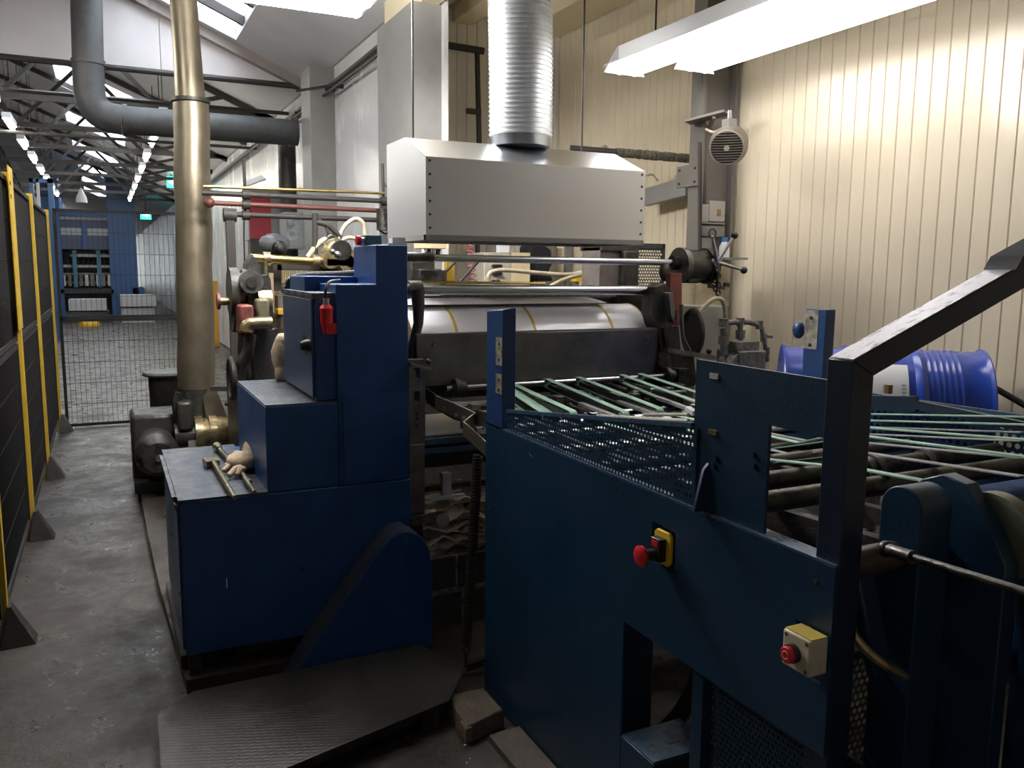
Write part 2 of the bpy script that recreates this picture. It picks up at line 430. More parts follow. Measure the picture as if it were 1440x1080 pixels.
for n, (a, b, c, d) in enumerate(SKY):
    w = struct('window_%d' % (n + 1), MB().hexa([(a, c, roofz(a) + .09), (b, c, roofz(b) + .09), (b, d, roofz(b) + .09), (a, d, roofz(a) + .09),
                 (a, c, roofz(a) + .1), (b, c, roofz(b) + .1), (b, d, roofz(b) + .1), (a, d, roofz(a) + .1)]), glassm, smooth=None)
    if n == 0:
        for q in (7.3, 8.0, 8.62):
            struct('glazing_bar', MB().bar((a, q, roofz(a) + .03), (b, q, roofz(b) + .03), .05, .08), rod, w)
        struct('glazing_bar', MB().bar(((a + b) / 2, c, roofz((a + b) / 2) + .02), ((a + b) / 2, d, roofz((a + b) / 2) + .02), .04, .08), rod, w)
# hanging partition above the tie beam
YC = 9.4
ct = MB()
for a, b in ((-8, -3), (-3, -1.6), (-1.6, .62), (.62, XH)):
    ct.hexa([(a, YC, EZ), (b - .006, YC, EZ), (b - .006, YC + .05, EZ), (a, YC + .05, EZ), (a, YC, roofz(a) - .0), (b - .006, YC, roofz(b)), (b - .006, YC + .05, roofz(b)), (a, YC + .05, roofz(a))])
struct('wall_partition', ct, curtm, smooth=None)
struct('trim_3', MB().tube([(-8, YC - .03, EZ - .03), (XH, YC - .03, EZ - .03)], .03, 8), rod)
struct('trim_4', MB().bar((-2.9, YC - .05, roofz(-2.9) - .05), (XH, YC - .05, roofz(XH) - .05), .1, .1), mat('rafter_brown', (.30, .26, .24), .6))
# machine plinth along the aisle
pl = MB().prism([(.20, 3.2), (.163, 4.3), (.15, 5.2), (.145, 7.6), (1.3, 7.6), (1.3, 3.75), (1.0, 3.2)], 'z', 0, .055)
struct('trim_5', pl, floorm)

# ================================================================== roof trusses, hall lights
def truss(i):
    y = 11.6 + 2.3 * i
    t = thing('roof_truss', '', 'roof truss', (XH, y, EZ), 'lattice roof trusses down the hall')
    ords = ['fourth', 'fifth', 'sixth', 'seventh', 'eighth', 'ninth', 'tenth']
    t['label'] = ['nearest lattice roof truss, right behind the pale hanging partition', 'second lattice roof truss behind the partition',
                  'third lattice roof truss behind the partition'][i] if i < 3 else ords[i - 3] + ' lattice roof truss counted from the hanging partition'
    part('bottom_chord', MB().bar((-8, y, EZ), (XH, y, EZ), .06, .07), rod, t)
    part('top_chord', MB().bar((-3, y, roofz(-3) - .05), (XH, y, roofz(XH) - .05), .06, .07), rod, t)
    xs = [(-1.0, -1.9), (-1.0, -.14), (.72, -.14), (.72, 1.5), (-1.9, -2.7)]
    for a, b in xs:
        part('diagonal', MB().bar((a, y, EZ), (b, y, roofz(b) - .05), .05, .05), rod, t)
for i in range(8): truss(i)
def far_light(x, y, lab, grp, tm=None):
    t = thing('batten_light', lab, 'light', (x, y, 3.36), grp)
    part('lamp_housing', MB().box(x - .05, x + .05, y - .42, y + .42, 3.40, 3.47), whitelamp, t)
    part('light_tube', MB().tube([(x, y - .4, 3.375), (x, y + .4, 3.375)], .028, 8), tm or fartube, t)
    for yy in (y - .3, y + .3): part('hanger', MB().tube([(x, yy, 3.46), (x, yy, roofz(x))], .006, 5), rod, t)
    return t
    part('reflector', MB().hexa([(x - .13, y - .7, 3.37), (x + .13, y - .7, 3.37), (x + .13, y + .7, 3.37), (x - .13, y + .7, 3.37),
                                 (x - .05, y - .7, 3.41), (x + .05, y - .7, 3.41), (x + .05, y + .7, 3.41), (x - .05, y + .7, 3.41)]), whitelamp, t)
    return t
ords = ['nearest', 'second', 'third', 'fourth', 'fifth', 'sixth', 'seventh', 'farthest']
for i in range(8):
    y = 10.9 + 2.0 * i
    far_light(-1.0, y, ords[i] + ' lit batten of the left row of hall lights', 'left row of hall lights')
    far_light(.74, y + .7, ords[i] + ' lit batten of the right row of hall lights', 'right row of hall lights')
near_t = neartube
far_light(-1.15, 7.6, 'lit batten high at the left edge, in front of the partition', 'left row of hall lights', neartube)
far_light(-1.15, 4.4, 'lit batten over the fence, before the left frame edge', 'left row of hall lights', neartube)
# cross tie rods seen in the far hall
for k, (y, z) in enumerate(((10.6, 3.42), (13.0, 3.30))):
    solo('tie_rod', ['thin horizontal tie rod just past the partition, high over the aisle', 'thin horizontal tie rod further down the hall'][k], 'rod',
         MB().tube([(-8, y, z), (XH, y, z)], .022, 6), rod)

# ================================================================== the two big fluorescent fixtures over the line
def big_light(x, y0, y1, z, lab, twin=.17, split=0.0, tm=None, refl=True):
    t = thing('fluorescent_light', lab, 'light', (x, (y0 + y1) / 2, z))
    for k, s_ in enumerate((-1, 1)):
        xc = x + s_ * twin; dy = split * (k == 1)
        part('lamp_housing', MB().box(xc - .045, xc + .045, y0 + dy, y1 + dy, z + .06, z + .13), whitelamp, t)
        for q in ((-1, 1) if refl else ()):
            part('reflector', MB().hexa([(xc + q * .03, y0 + dy, z + .058), (xc + q * .135, y0 + dy, z + .012), (xc + q * .135, y1 + dy, z + .012), (xc + q * .03, y1 + dy, z + .058),
                                         (xc + q * .03, y0 + dy, z + .064), (xc + q * .135, y0 + dy, z + .020), (xc + q * .135, y1 + dy, z + .020), (xc + q * .03, y1 + dy, z + .064)]), whitelamp, t, smooth=None)
        for q in (-1, 1):
            part('light_tube', MB().tube([(xc + q * .05, y0 + dy + .03, z - .012), (xc + q * .05, y1 + dy - .03, z - .012)], .019, 10), tm or tube_m, t)
        for yy in (y0 + dy, y1 + dy - .012):
            part('end_cap', MB().prism([(xc - (.137 if refl else .06), z - .022), (xc + (.137 if refl else .06), z - .022), (xc + .045, z + .13), (xc - .045, z + .13)], 'y', yy, yy + .012), whitelamp, t)
    for yy in (y0 + .3, y1 - .3):
        part('hanger', MB().tube([(x - twin, yy, z + .12), (x - twin, yy, roofz(x) - .0 if x < XH else 3.62)], .006, 6), rod, t)
    return t
big_light(2.88, 2.35, 4.22, 2.72, 'bright double fluorescent fixture over the far right of the line, beside the cream wall', .15, -.25)
pn = thing('fluorescent_light', 'glaring square fluorescent fixture at the top left, in front of the roof slope', 'light', (.95, 4.3, 2.93))
for k in range(4): part('light_tube', MB().tube([(.62, 4.02 + k * .185, 2.93), (1.28, 4.02 + k * .185, 2.93)], .02, 10), tubeL_m, pn)
for x in (.60, 1.285): part('side_rail', MB().box(x, x + .015, 3.96, 4.64, 2.92, 2.98), whitelamp, pn)
for y in (3.96, 4.625): part('end_rail', MB().box(.60, 1.30, y, y + .015, 2.955, 2.99), whitelamp, pn)
for x in (.7, 1.2): part('hanger', MB().tube([(x, 4.3, 2.97), (x, 4.3, roofz(x))], .006, 6), rod, pn)
part('cross_rail', MB().box(.60, 1.30, 4.29, 4.31, 2.955, 2.985), whitelamp, pn)

# ================================================================== pipes and ducts of the room
c = MB(); pts = [P(680, 72, Y=6.3), P(600, 58, Y=6.3), (2.03, 6.15, 3.31), (2.03, 7, 3.30), (2.03, 12, 3.30), (2.03, 24, 3.28)]
cp = thing('conduit_pipe', 'grey service pipe running down the hall under the roof valley', 'pipe', (2.03, 6.3, 3.3))
part('pipe_run', MB().tube(bez(pts, 6), .028, 8), rod, cp)
sdp = thing('wall_pipe', 'thin dark vertical pipe on the bay end wall left of the silver spiral duct', 'pipe', P(672, 140, Y=6.3))
part('side_pipe', MB().tube([P(671, 74, Y=6.3), P(674, 205, Y=6.3)], .022, 8), rod, sdp)
part('side_bracket', MB().box(P(655, 157, Y=6.3).x, P(674, 157, Y=6.3).x, 6.26, 6.3, P(655, 160, Y=6.3).z, P(655, 153, Y=6.3).z), rod, sdp)
part('cable_run', MB().tube([(1.99, 6.2, 3.22), (1.99, 12, 3.25), (1.99, 24, 3.24)], .014, 6), darkduct, cp)
for q in (8, 9.6, 11.6): part('bracket', MB().box(1.97, XH, q, q + .05, 3.25, 3.28), rod, cp)
for q in (8.2, 10.4): part('stay', MB().tube([(2.03, q, 3.3), (1.7, q, 3.22)], .012, 6), rod, cp)
# wall return, grey column faces behind the hood
struct('trim_6', MB().box(1.94, XH + .05, 5.6, 6.4, 0, 3.36), greycol)
struct('trim_7', MB().box(XH + .05, XH + .08, 5.55, 6.38, 0, 3.5), wallw)
# grey column against the hall wall further on
struct('trim_8', MB().box(1.86, XH, 8.35, 8.75, 0, 3.5), greycol, bev=.004)
# big dark ventilation duct with a bend
vd = thing('ventilation_duct', 'large dark grey pipe duct dropping from the roof and bending across the hall', 'duct', (0, 9, 3))
yv = 9.0; zc = P(300, 180, Y=yv).z
x0 = P(122, 40, Y=yv).x
def ellip(px, py): return P(px, py, Y=yv)
run = [ellip(121, -60), ellip(122, 20), ellip(124, 90)]
part('vertical_duct', MB().tube(run, .135, 20), darkduct, vd)
el = [ellip(124, 90), ellip(126, 130), ellip(134, 152), ellip(150, 164), ellip(172, 169)]
part('elbow', MB().tube(bez(el, 4), .137, 20), darkduct, vd)
part('horizontal_duct', MB().tube([ellip(172, 169), ellip(300, 178), ellip(418, 187)], .13, 20), darkduct, vd)
for a in ((124, 88), (176, 169), (410, 186)):
    p0 = ellip(*a); d = Vector((0, 0, 1)) if a[0] == 124 else Vector((1, 0, 0))
    part('duct_collar', MB().cyl(p0 - d * .02, p0 + d * .02, .147), darkduct, vd)
solo('drain_pipe', 'thick black downpipe standing against the hall wall beside the red cabinet', 'pipe',
     MB().tube([(1.93, 9.9, .0), (1.93, 9.9, 2.95)], .10, 16), iron)

# gold-grey exhaust duct
YD = 6.3
ed = thing('exhaust_duct', 'tall dented gold-grey round metal duct standing on the blower', 'duct', P(277, 560, Y=YD))
a0 = [P(256, -60, Y=YD), P(258, 0, Y=YD), P(263, 70, Y=YD), P(268, 146, Y=YD)]
part('upper_duct', MB().tube(a0, [.088, .088, .090, .098], 24), golddk, ed)
lp = []; lr = []
for k in range(15):
    t = k / 14; lp.append(P(268.5 + 8.5 * t + .8 * math.sin(k * 1.3), 146 + 399 * t, Y=YD)); lr.append(.116 + .010 * t + .0025 * math.sin(k * 2.1))
part('lower_duct', MB().tube(lp, lr, 28), golddk, ed)
p0 = P(268, 142, Y=YD); part('duct_clamp', MB().cyl(p0 - Vector((0, 0, .012)), p0 + Vector((0, 0, .012)), .128), iron, ed)
p0 = P(277, 545, Y=YD); p1 = P(278, 572, Y=YD)
part('reducer', MB().tube([p0, p1, P(278, 586, Y=YD)], [.122, .075, .075], 20), steel2, ed)

# blower and gear motor under it
g = thing('blower_unit', 'oily dark blower with round end motor and bronze flange under the gold duct', 'blower', (.45, 6.3, 0.055))
z0 = P(218, 626, Y=YD).z; xm = P(218, 626, Y=YD).x
hx0, hx1 = P(184, 600, Y=YD).x, P(254, 600, Y=YD).x; hz1 = P(200, 582, Y=YD).z; 
part('gear_housing', MB().box(hx0, hx1, 6.25, 6.62, .10, hz1), iron, g, bev=.03)
part('motor_body', MB().cyl((xm, 5.95, z0), (xm, 6.3, z0), .135, n=24), iron, g)
part('motor_cowl', MB().lathe((xm, 5.86, z0), (xm, 5.97, z0), [(0, .05), (.0, .10), (.4, .135), (1, .145)]), steel, g)
part('hub', MB().cyl((xm, 5.845, z0), (xm, 5.87, z0), .022), steel2, g)
xa, xb_ = P(272, 610, Y=YD).x, P(302, 610, Y=YD).x; zf = P(290, 606, Y=YD).z
part('coupling_tube', MB().cyl((hx1 - .05, 6.2, zf), (xa, 6.2, zf), .085), iron, g)
part('flange', MB().lathe((xa, 6.2, zf), (xb_, 6.2, zf), [(0, .10), (0, .128), (.35, .128), (.35, .105), (.65, .105), (.65, .128), (1, .128), (1, .08)]), goldbr, g, 'bronze painted flange')
part('cone', MB().lathe((xb_, 6.2, zf), (P(345, 606, Y=YD).x, 6.2, zf), [(0, .12), (.3, .112), (1, .07)]), goldbr, g, 'bronze painted cone')
part('front_plate', MB().box(xa - .05, xa + .015, 6.12, 6.3, .1, zf + .06), mat('pale_casting', (.25, .24, .2), .5), g)
part('side_arm', MB().tube(bez([P(252, 552, Y=6.2), P(248, 572, Y=6.2), P(252, 590, Y=6.2)], 5), .03, 8), steel, g)
part('valve_body', MB().box(P(247, 580, Y=YD).x, P(268, 580, Y=YD).x, 6.1, 6.35, P(250, 600, Y=YD).z, P(250, 560, Y=YD).z), iron, g, bev=.02)
part('chute', MB().hexa([P(283, 545, Y=6.2), P(303, 545, Y=6.2), P(303, 545, Y=6.45), P(283, 545, Y=6.45), P(290, 590, Y=6.2), P(322, 592, Y=6.2), P(322, 592, Y=6.45), P(290, 590, Y=6.45)]), golddk, g)
part('skid', MB().box(hx0, .95, 6.1, 6.7, .055, .13), iron, g)
lid = arc((P(331, 585, Y=6.3).x - .10, 6.3, zf), .20, -20, 80, 10)
part('cover_rim', MB().tube(lid, .022, 8), steel, g)
b = thing('drum_bin', 'dark round bin with a wide flat lid behind the gold duct', 'bin', (.36, 7.2, 0.055))
yc = 7.2; xc = P(237, 540, Y=yc).x; zt = P(237, 527, Y=yc).z
part('bin_body', MB().cyl((xc, yc, .055), (xc, yc, zt), .135, .15, 24), iron, b)
part('lid', MB().lathe((xc, yc, zt), (xc, yc, zt + .03), [(0, .19), (.5, .195), (1, .18)]), greygreen, b)

# ================================================================== fences
fn = thing('safety_fence', 'tall black mesh safety fence with yellow posts on the left of the aisle', 'fence', (-.46, 5.5, 0))
FX = -.46
PY = [1.6, 2.78, 3.97, 5.5, 7.07, 9.05]
FT = 2.10
for i, y in enumerate(PY):
    p = part('fence_post', MB().box(FX - .022, FX + .022, y - .022, y + .022, .0, FT), yellow, fn, 'yellow square post', bev=.003)
    part('foot', MB().add([(FX - .01, y - .07, 0), (FX + .12, y - .055, 0), (FX + .12, y + .055, 0), (FX - .01, y + .07, 0),
                           (FX + .018, y - .03, .17), (FX + .035, y - .03, .17), (FX + .035, y + .03, .17), (FX + .018, y + .03, .17)],
                          [(3, 2, 1, 0), (4, 5, 6, 7), (0, 1, 5, 4), (1, 2, 6, 5), (2, 3, 7, 6), (3, 0, 4, 7)]), iron, p)
part('post_plate', MB().box(FX + .022, FX + .028, 5.30, 5.525, 1.24, 2.12), yellow, fn, 'wide yellow bracket plate with bolt holes')
bolts(fn, [(FX + .028, 5.34, z) for z in (2.03, 1.96)], (1, 0, 0), .012, .003, iron)
def mesh_panel(parent, a, b, z0, z1, dv, dh, r, fr=.013):
    """a,b = plan end points"""
    a = Vector((*a, 0)); b = Vector((*b, 0)); L = (b - a).length; d = (b - a) / L
    up = Vector((0, 0, 1)); w = MB(); n = int(L / dv)
    for i in range(1, n):
        p = a + d * (L * i / n); w.tube([p + up * z0, p + up * z1], r, 4, False)
    k = int((z1 - z0) / dh)
    for i in range(1, k):
        z = z0 + (z1 - z0) * i / k; w.tube([a + up * z, b + up * z], r * 1.2, 4, False)
    part('wire_mesh', w, blkmesh, parent, stuff=True, smooth=None)
    f = MB()
    for z in (z0, z1): f.bar(a + up * z, b + up * z, fr * 2, fr * 2)
    for p in (a, b): f.bar(p + up * (z0 - fr), p + up * (z1 + fr), fr * 2, fr * 2, (d.x, d.y, 0))
    part('panel_frame', f, blkmesh, parent)
for i in range(len(PY) - 1):
    y0, y1 = PY[i] + .05, PY[i + 1] - .05
    mesh_panel(fn, (FX - .01, y0), (FX - .01, y1), .12, 1.14, .026, .2, .0022)
    mesh_panel(fn, (FX - .01, y0), (FX - .01, y1), 1.18, 2.06, .026, .2, .0022)
# added black sheet behind it, standing in for the dark beyond the fence
fb = solo('dark_stand_in', 'added black screen standing in for the dark behind the left mesh fence', 'screen', MB().box(FX - .25, FX - .22, 1.4, 9.2, .0, 2.0), mat('dull_black_sheet', (.012, .010, .009), .95, spec=.1))
cf = thing('cross_fence', 'black mesh fence panel closing the far end of the aisle', 'fence', (.1, 9.2, 0))
mesh_panel(cf, (-.40, 9.2), (.78, 9.2), .03, 1.06, .045, .2, .0024, .014)
mesh_panel(cf, (-.40, 9.2), (.78, 9.2), 1.09, 2.11, .045, .2, .0024, .014)
part('fence_post', MB().box(.78, .83, 9.18, 9.23, 0, 2.15), blkmesh, cf)

# ================================================================== far end of the hall
YF = 28.0
fp = thing('large_press', 'tall blue press with a dark working bay at the far end of the hall', 'machine', (-.5, YF, 0))
def FB(x0, y0, x1, y1, ya, yb_, mt, name, lab=None, o=fp, **k):
    a = P(x0, y0, Y=ya); b_ = P(x1, y1, Y=ya)
    return part(name, MB().box(min(a.x, b_.x), max(a.x, b_.x), ya, yb_, max(0, min(a.z, b_.z)), max(a.z, b_.z)), mt, o, lab, **k)
FB(67, 445, 80, 248, YF, YF + 2, farblue, 'column'); FB(159, 447, 187, 250, YF, YF + 2.2, farblue, 'column')
FB(80, 350, 160, 300, YF + .3, YF + 1.8, farpanel, 'upper_panel'); FB(116, 350, 121, 296, YF + .25, YF + .35, farblue, 'mullion')
FB(74, 303, 160, 296, YF + .1, YF + 1.9, farblue, 'top_beam')
FB(80, 447, 160, 352, YF + 1.2, YF + 1.9, fardark, 'dark_bay')
for i, y in enumerate((358, 373, 384, 396, 405)):
    FB(84 if i else 98, y + 3, 160, y, YF + .5, YF + .8, [fargrey, fargrey, steel2, steel2, steel][i], 'cross_rail')
for i in range(9):
    FB(88 + i * 8, 402, 92 + i * 8, 386, YF + .35, YF + .5, steel2 if i % 2 else shaftm, 'grip')
for x in (104, 138): FB(x, 404, x + 3, 352, YF + .3, YF + .45, mat('far_teal', (.05, .17, .25), .5), 'stay_bar')
FB(84, 413, 160, 407, YF, YF + 1, fardark, 'table_edge')
FB(82, 330, 159, 322, YF + .28, YF + .3, fargrey, 'window_strip'); FB(82, 308, 157, 301, YF + .22, YF + .27, fargrey, 'light_strip')
FB(187, 415, 203, 405, YF, YF + 1.5, farblue, 'foot_block')
so = thing('sheet_stack', 'pale grey stack of sheets on a pallet in front of the far press', 'stack', P(125, 443, Y=26))
FB(97, 437, 150, 421, 26, 26.9, fargrey, 'sheets', o=so); FB(94, 455, 154, 438, 26, 26.9, fardark, 'pallet', o=so)
so = thing('sheet_stack', 'pale grey double stack of sheets right of the blue column of the far press', 'stack', P(190, 447, Y=25.5))
FB(170, 431, 219, 415, 25.5, 26.4, fargrey, 'sheets', o=so); FB(172, 458, 217, 433, 25.6, 26.3, fargrey, 'sheets', o=so)
so = thing('floor_cleaner', 'small yellow domed cover on the floor before the far press', 'cover', P(125, 447, Y=24.5))
p0 = P(125, 447, Y=24.5); p0.z = 0
part('dome', MB().ball(p0 + Vector((0, 0, .02)), .26, 14, (1, 1, .85)), yellow, so)
p0 = P(218, 402, Y=64); p0.z = 0
so = thing('wheelie_bin', 'dark wheeled bin at the very far end of the hall', 'bin', p0)
part('bin_body', MB().hexa([p0 + Vector(v) for v in ((-.3, -.3, 0), (.3, -.3, 0), (.3, .3, 0), (-.3, .3, 0), (-.38, -.38, 1.0), (.38, -.38, 1.0), (.38, .38, 1.0), (-.38, .38, 1.0))]), fardark, so)
part('lid', MB().hexa([p0 + Vector(v) for v in ((-.42, -.42, 1.0), (.40, -.42, 1.0), (.40, .42, 1.0), (-.42, .42, 1.0), (-.45, -.42, 1.12), (.36, -.36, 1.15), (.36, .36, 1.15), (-.45, .42, 1.12))]), fardark, so)
def sign(x, y, Y, w, h, lab):
    p = P(x, y, Y=Y); o = thing('exit_sign', lab, 'sign', p)
    part('sign_face', MB().box(p.x - w / 2, p.x + w / 2, Y, Y + .08, p.z - h / 2, p.z + h / 2), exitm, o)
    part('arrow_mark', MB().prism([(p.x - w * .3, p.z - h * .08), (p.x + w * .05, p.z - h * .08), (p.x + w * .05, p.z - h * .28), (p.x + w * .32, p.z), (p.x + w * .05, p.z + h * .28), (p.x + w * .05, p.z + h * .08), (p.x - w * .3, p.z + h * .08)], 'y', Y - .01, Y), exitw, o)
    part('hanger', MB().bar((p.x, Y + .04, p.z + h / 2), (p.x, Y + .04, p.z + h / 2 + .6), .02, .02), rod, o)
sign(205, 303, 30, .32, .24, 'small glowing green exit sign hanging low over the far aisle')
sign(241, 256, 22, .20, .26, 'glowing green exit sign half hidden by the gold duct')
# left background: small blue posts and white box
so = thing('gantry_frame', 'blue and white lifting frame behind the far end of the fence', 'frame', P(45, 290, Y=20))
for (a, b_, mt) in ((40, 46, farblue), (50, 54, fargrey), (66, 74, farblue)):
    q0 = P(a, 250, Y=20); q1 = P(b_, 250, Y=20)
    part('upright', MB().box(q0.x, q1.x, 20, 20.15, 0, q0.z), mt, so)
part('crossbar', MB().box(P(40, 250, Y=20).x, P(74, 250, Y=20).x, 20, 20.15, P(40, 256, Y=20).z, P(40, 250, Y=20).z), farblue, so)
so = thing('pendant_lamp', 'small grey bell lamp hanging in the middle of the far hall', 'lamp', P(115, 285, Y=24))
q = P(115, 285, Y=24)
part('shade', MB().lathe(q, q + Vector((0, 0, .35)), [(0, .14), (.4, .12), (.8, .05), (1, .03)], 12), fargrey, so)
part('cord', MB().tube([q + Vector((0, 0, .33)), (q.x, q.y, roofz(q.x))], .01, 5), rod, so)

# ================================================================== hall wall: red cabinet, grey boxes, yellow post
def wbox(px0, py0, px1, py1, d, X=XH):    # box on the hall wall from pixel corners (px0 = far edge)
    a = P(px0, py0, X=X - d); b = P(px1, py1, X=X - d)
    return MB().box(X - d, X, min(a.y, b.y), max(a.y, b.y), min(a.z, b.z), max(a.z, b.z))
rc = thing('wall_cabinet', 'tall red cabinet on the hall wall above the rear machinery', 'cabinet', (1.95, 11.5, 1.2))
a = P(348, 262, Y=11.2); b = P(385, 338, Y=11.2)
part('carcass', MB().box(a.x, b.x + .1, 11.2, 11.7, b.z, a.z), mat('grey_cabinet', (.36, .37, .38), .5), rc)
a = P(350, 276, Y=11.18); b = P(382, 336, Y=11.18)
part('door', MB().box(a.x, b.x, 11.17, 11.2, b.z, a.z), red, rc, 'red door')
part('lower_panel', MB().box(a.x, b.x, 11.18, 11.4, .9, b.z), greygreen, rc)
a = P(344, 262, Y=11.0); b = P(372, 252, Y=11.0)
part('hood_flap', MB().hexa([(a.x, 10.9, a.z - .02), (b.x, 10.9, b.z - .02), (b.x, 11.2, b.z + .05), (a.x, 11.2, a.z + .05), (a.x, 10.9, a.z), (b.x, 10.9, b.z), (b.x, 11.2, b.z + .07), (a.x, 11.2, a.z + .07)]), whitelamp, rc)
gb = thing('glazed_box', 'grey wall box with a smeared glass front right of the red cabinet', 'box', (1.9, 9.2, 1.5))
a = P(400, 298, Y=9.3); b = P(427, 346, Y=9.3)
part('box_body', MB().box(a.x, XH - .002, 9.3, 9.6, b.z, a.z), mat('grey_box', (.27, .28, .28), .5), gb, bev=.004)
part('pane', MB().box(a.x + .02, b.x - .05, 9.285, 9.3, b.z + .06, a.z - .05), mat('smeared_glass', (.42, .44, .45), .15, 0, (.18, .20, .20), 14, .5), gb)
part('shelf', MB().box(a.x - .02, b.x + .02, 9.2, 9.6, b.z - .03, b.z), greycol, gb)
ht = thing('hopper_cover', 'pale grey plastic wrapped bundle below the red cabinet', 'cover', P(388, 350, Y=8))
part('bundle', MB().ball(P(386, 342, Y=8), .13, 14, (1.1, .8, .7)), mat('wrapped_grey', (.16, .16, .17), .4, 0, (.10, .10, .11), 12, .5), ht)
part('stand', MB().cyl((P(386, 342, Y=8).x, 8, 0), (P(386, 342, Y=8).x, 8, 1.75), .03), greygreen, ht)
part('end_knob', MB().ball(P(393, 349, Y=7.9), .07, 12), steel, ht)
yp = thing('bollard', 'yellow square post standing on the hall floor behind the rear machinery', 'post', P(318, 487, Z=0))
q = P(318, 487, Z=0); print('bollard', q); q.x = min(q.x, 1.95); zt = P(318, 397, Y=q.y).z
part('post', MB().box(q.x - .06, q.x + .06, q.y, q.y + .12, 0, zt), mat('orange_yellow_paint', (.62, .30, .03), .45), yp, bev=.005)
part('cap', MB().box(q.x - .062, q.x + .062, q.y - .002, q.y + .122, zt, zt + .03), yellow, yp)
for k, x in enumerate((344, 360)):
    a = P(x, 240, Y=9.5)
hk = solo('wall_cable', 'thin dark cable hanging down the hall wall left of the red cabinet', 'cable', MB().tube(bez([P(341, 225, Y=10.5), P(344, 280, Y=10.5), P(343, 330, Y=10.5), P(345, 400, Y=10.5)]), .008, 6), rod)

# ================================================================== rail pipes above the rear machinery
YR = 6.0
pr = thing('pipe_rack', 'rack of four long thin pipes above the rear machinery, ending at the grey column', 'pipe rack', P(330, 300, Y=YR))
for k, (a, b, r, mt) in enumerate((((286, 262), (541, 272), .010, brass), ((284, 271), (549, 283), .018, rod), ((292, 285), (551, 297), .017, redpipe), ((316, 301), (545, 310), .018, rod))):
    part('pipe', MB().tube([P(*a, Y=YR), P(*b, Y=YR)], r, 10), mt, pr)
for x, y0, y1 in ((344, 222, 305), (539, 230, 318)):
    part('hanger_rod', MB().tube([P(x - 1, y0, Y=YR + .03), P(x + 1, y1, Y=YR + .03)], .011, 8), rod, pr)
for x, y in ((346, 274), (346, 288), (346, 303), (540, 283), (540, 296)):
    p = P(x, y, Y=YR); part('clamp', MB().cyl(p - Vector((.025, 0, 0)), p + Vector((.025, 0, 0)), .032, n=12), rod, pr)
p = P(295, 285, Y=YR); part('end_valve', MB().ball(p, .035, 10), redpipe, pr)
p = P(539, 306, Y=YR - .05); part('valve', MB().cyl(p + Vector((0, 0, -.09)), p + Vector((0, 0, .06)), .05, n=12), steel, pr)
part('valve_knob', MB().ball(P(548, 318, Y=YR - .05), .04, 10), steel, pr)
part('loop_cable', MB().tube(bez([P(530, 312, Y=YR), P(532, 322, Y=YR), P(541, 328, Y=YR), P(548, 326, Y=YR)]), .007, 6), rod, pr)
part('bent_plate', MB().hexa([P(541, 262, Y=YR), P(549, 270, Y=YR), P(549, 270, Y=YR + .05), P(541, 262, Y=YR + .05), P(541, 256, Y=YR), P(551, 272, Y=YR), P(551, 272, Y=YR + .05), P(541, 256, Y=YR + .05)]), darkduct, pr)
st = thing('pipe_stand', 'dark upright square post with an elbow carrying the lowest pipe', 'stand', P(330, 600, Y=5.6))
part('upright', MB().bar(P(323, 300, Y=5.9), P(333, 560, Y=5.9), .055, .055), rod, st)
part('elbow_joint', MB().cyl(P(314, 302, Y=5.9), P(332, 303, Y=5.9), .045, n=14), rod, st)
part('base_plate', MB().box(P(333, 560, Y=5.9).x - .08, P(333, 560, Y=5.9).x + .08, 5.82, 5.98, .055, .075), rod, st)
part('lower_upright', MB().bar(P(333, 558, Y=5.9), (P(333, 560, Y=5.9).x, 5.9, .07), .055, .055), rod, st)
part('side_rail', MB().bar(P(296, 546, Y=5.9), P(334, 547, Y=5.9), .05, .03), rod, st)

# ================================================================== rear coating unit (left of the press, behind the blue cabinet)
YM = 5.0
ru = thing('coating_unit', 'dark oily coating unit with gears, motors and hoses behind the blue cabinet', 'machine', P(370, 560, Y=YM))
def Q(x, y, Y=YM): return P(x, y, Y=Y)
def rb(name, x0, y0, x1, y1, ya, yb_, mt, lab=None, bev=0, par=None):
    a = Q(x0, y0, ya); b = Q(x1, y1, ya)
    return part(name, MB().box(a.x, b.x, ya, yb_, b.z, a.z), mt, par or ru, lab, bev)
def disk(name, x, y, r, Y, d, mt, lab=None, par=None, n=24, r2=None):
    p = Q(x, y, Y); return part(name, MB().cyl(p, p + Vector((0, d, 0)), r, r2, n), mt, par or ru, lab)
def xcyl(name, x0, x1, y, r, Y, mt, lab=None, par=None, r2=None):
    return part(name, MB().cyl(Q(x0, y, Y), Q(x1, y, Y), r, r2, 24), mt, par or ru, lab)
part('bearing_arm', MB().prism([(Q(x, y, YM).x, Q(x, y, YM).z) for x, y in ((345, 372), (352, 358), (362, 378), (366, 440), (346, 440))], 'y', YM - .1, YM + .1), greygreen, ru)
xcyl('gear_case', 322, 334, 410, .135, YM, greygreen); xcyl('gear_case', 326, 333, 440, .11, YM + .02, iron); xcyl('gear_flange', 334, 340, 412, .115, YM, iron); xcyl('gear_shaft', 340, 352, 403, .10, YM, greygreen)
disk('bearing_cap', 354, 396, .065, YM - .16, .06, steel2); disk('bearing_bore', 354, 397, .03, YM - .17, .05, iron)
rb('side_frame', 360, 386, 380, 560, YM, YM + .35, iron); rb('pedestal', 354, 462, 396, 565, YM - .05, YM + .3, iron, bev=.01)
part('clevis', MB().prism([(Q(x, y, YM).x, Q(x, y, YM).z) for x, y in ((360, 388), (371, 386), (374, 392), (378, 440), (362, 440))], 'y', YM - .15, YM - .02), iron, ru)
rb('red_guard', 337, 429, 358, 470, YM - .25, YM + .05, rust, 'rust red guard box', .012)
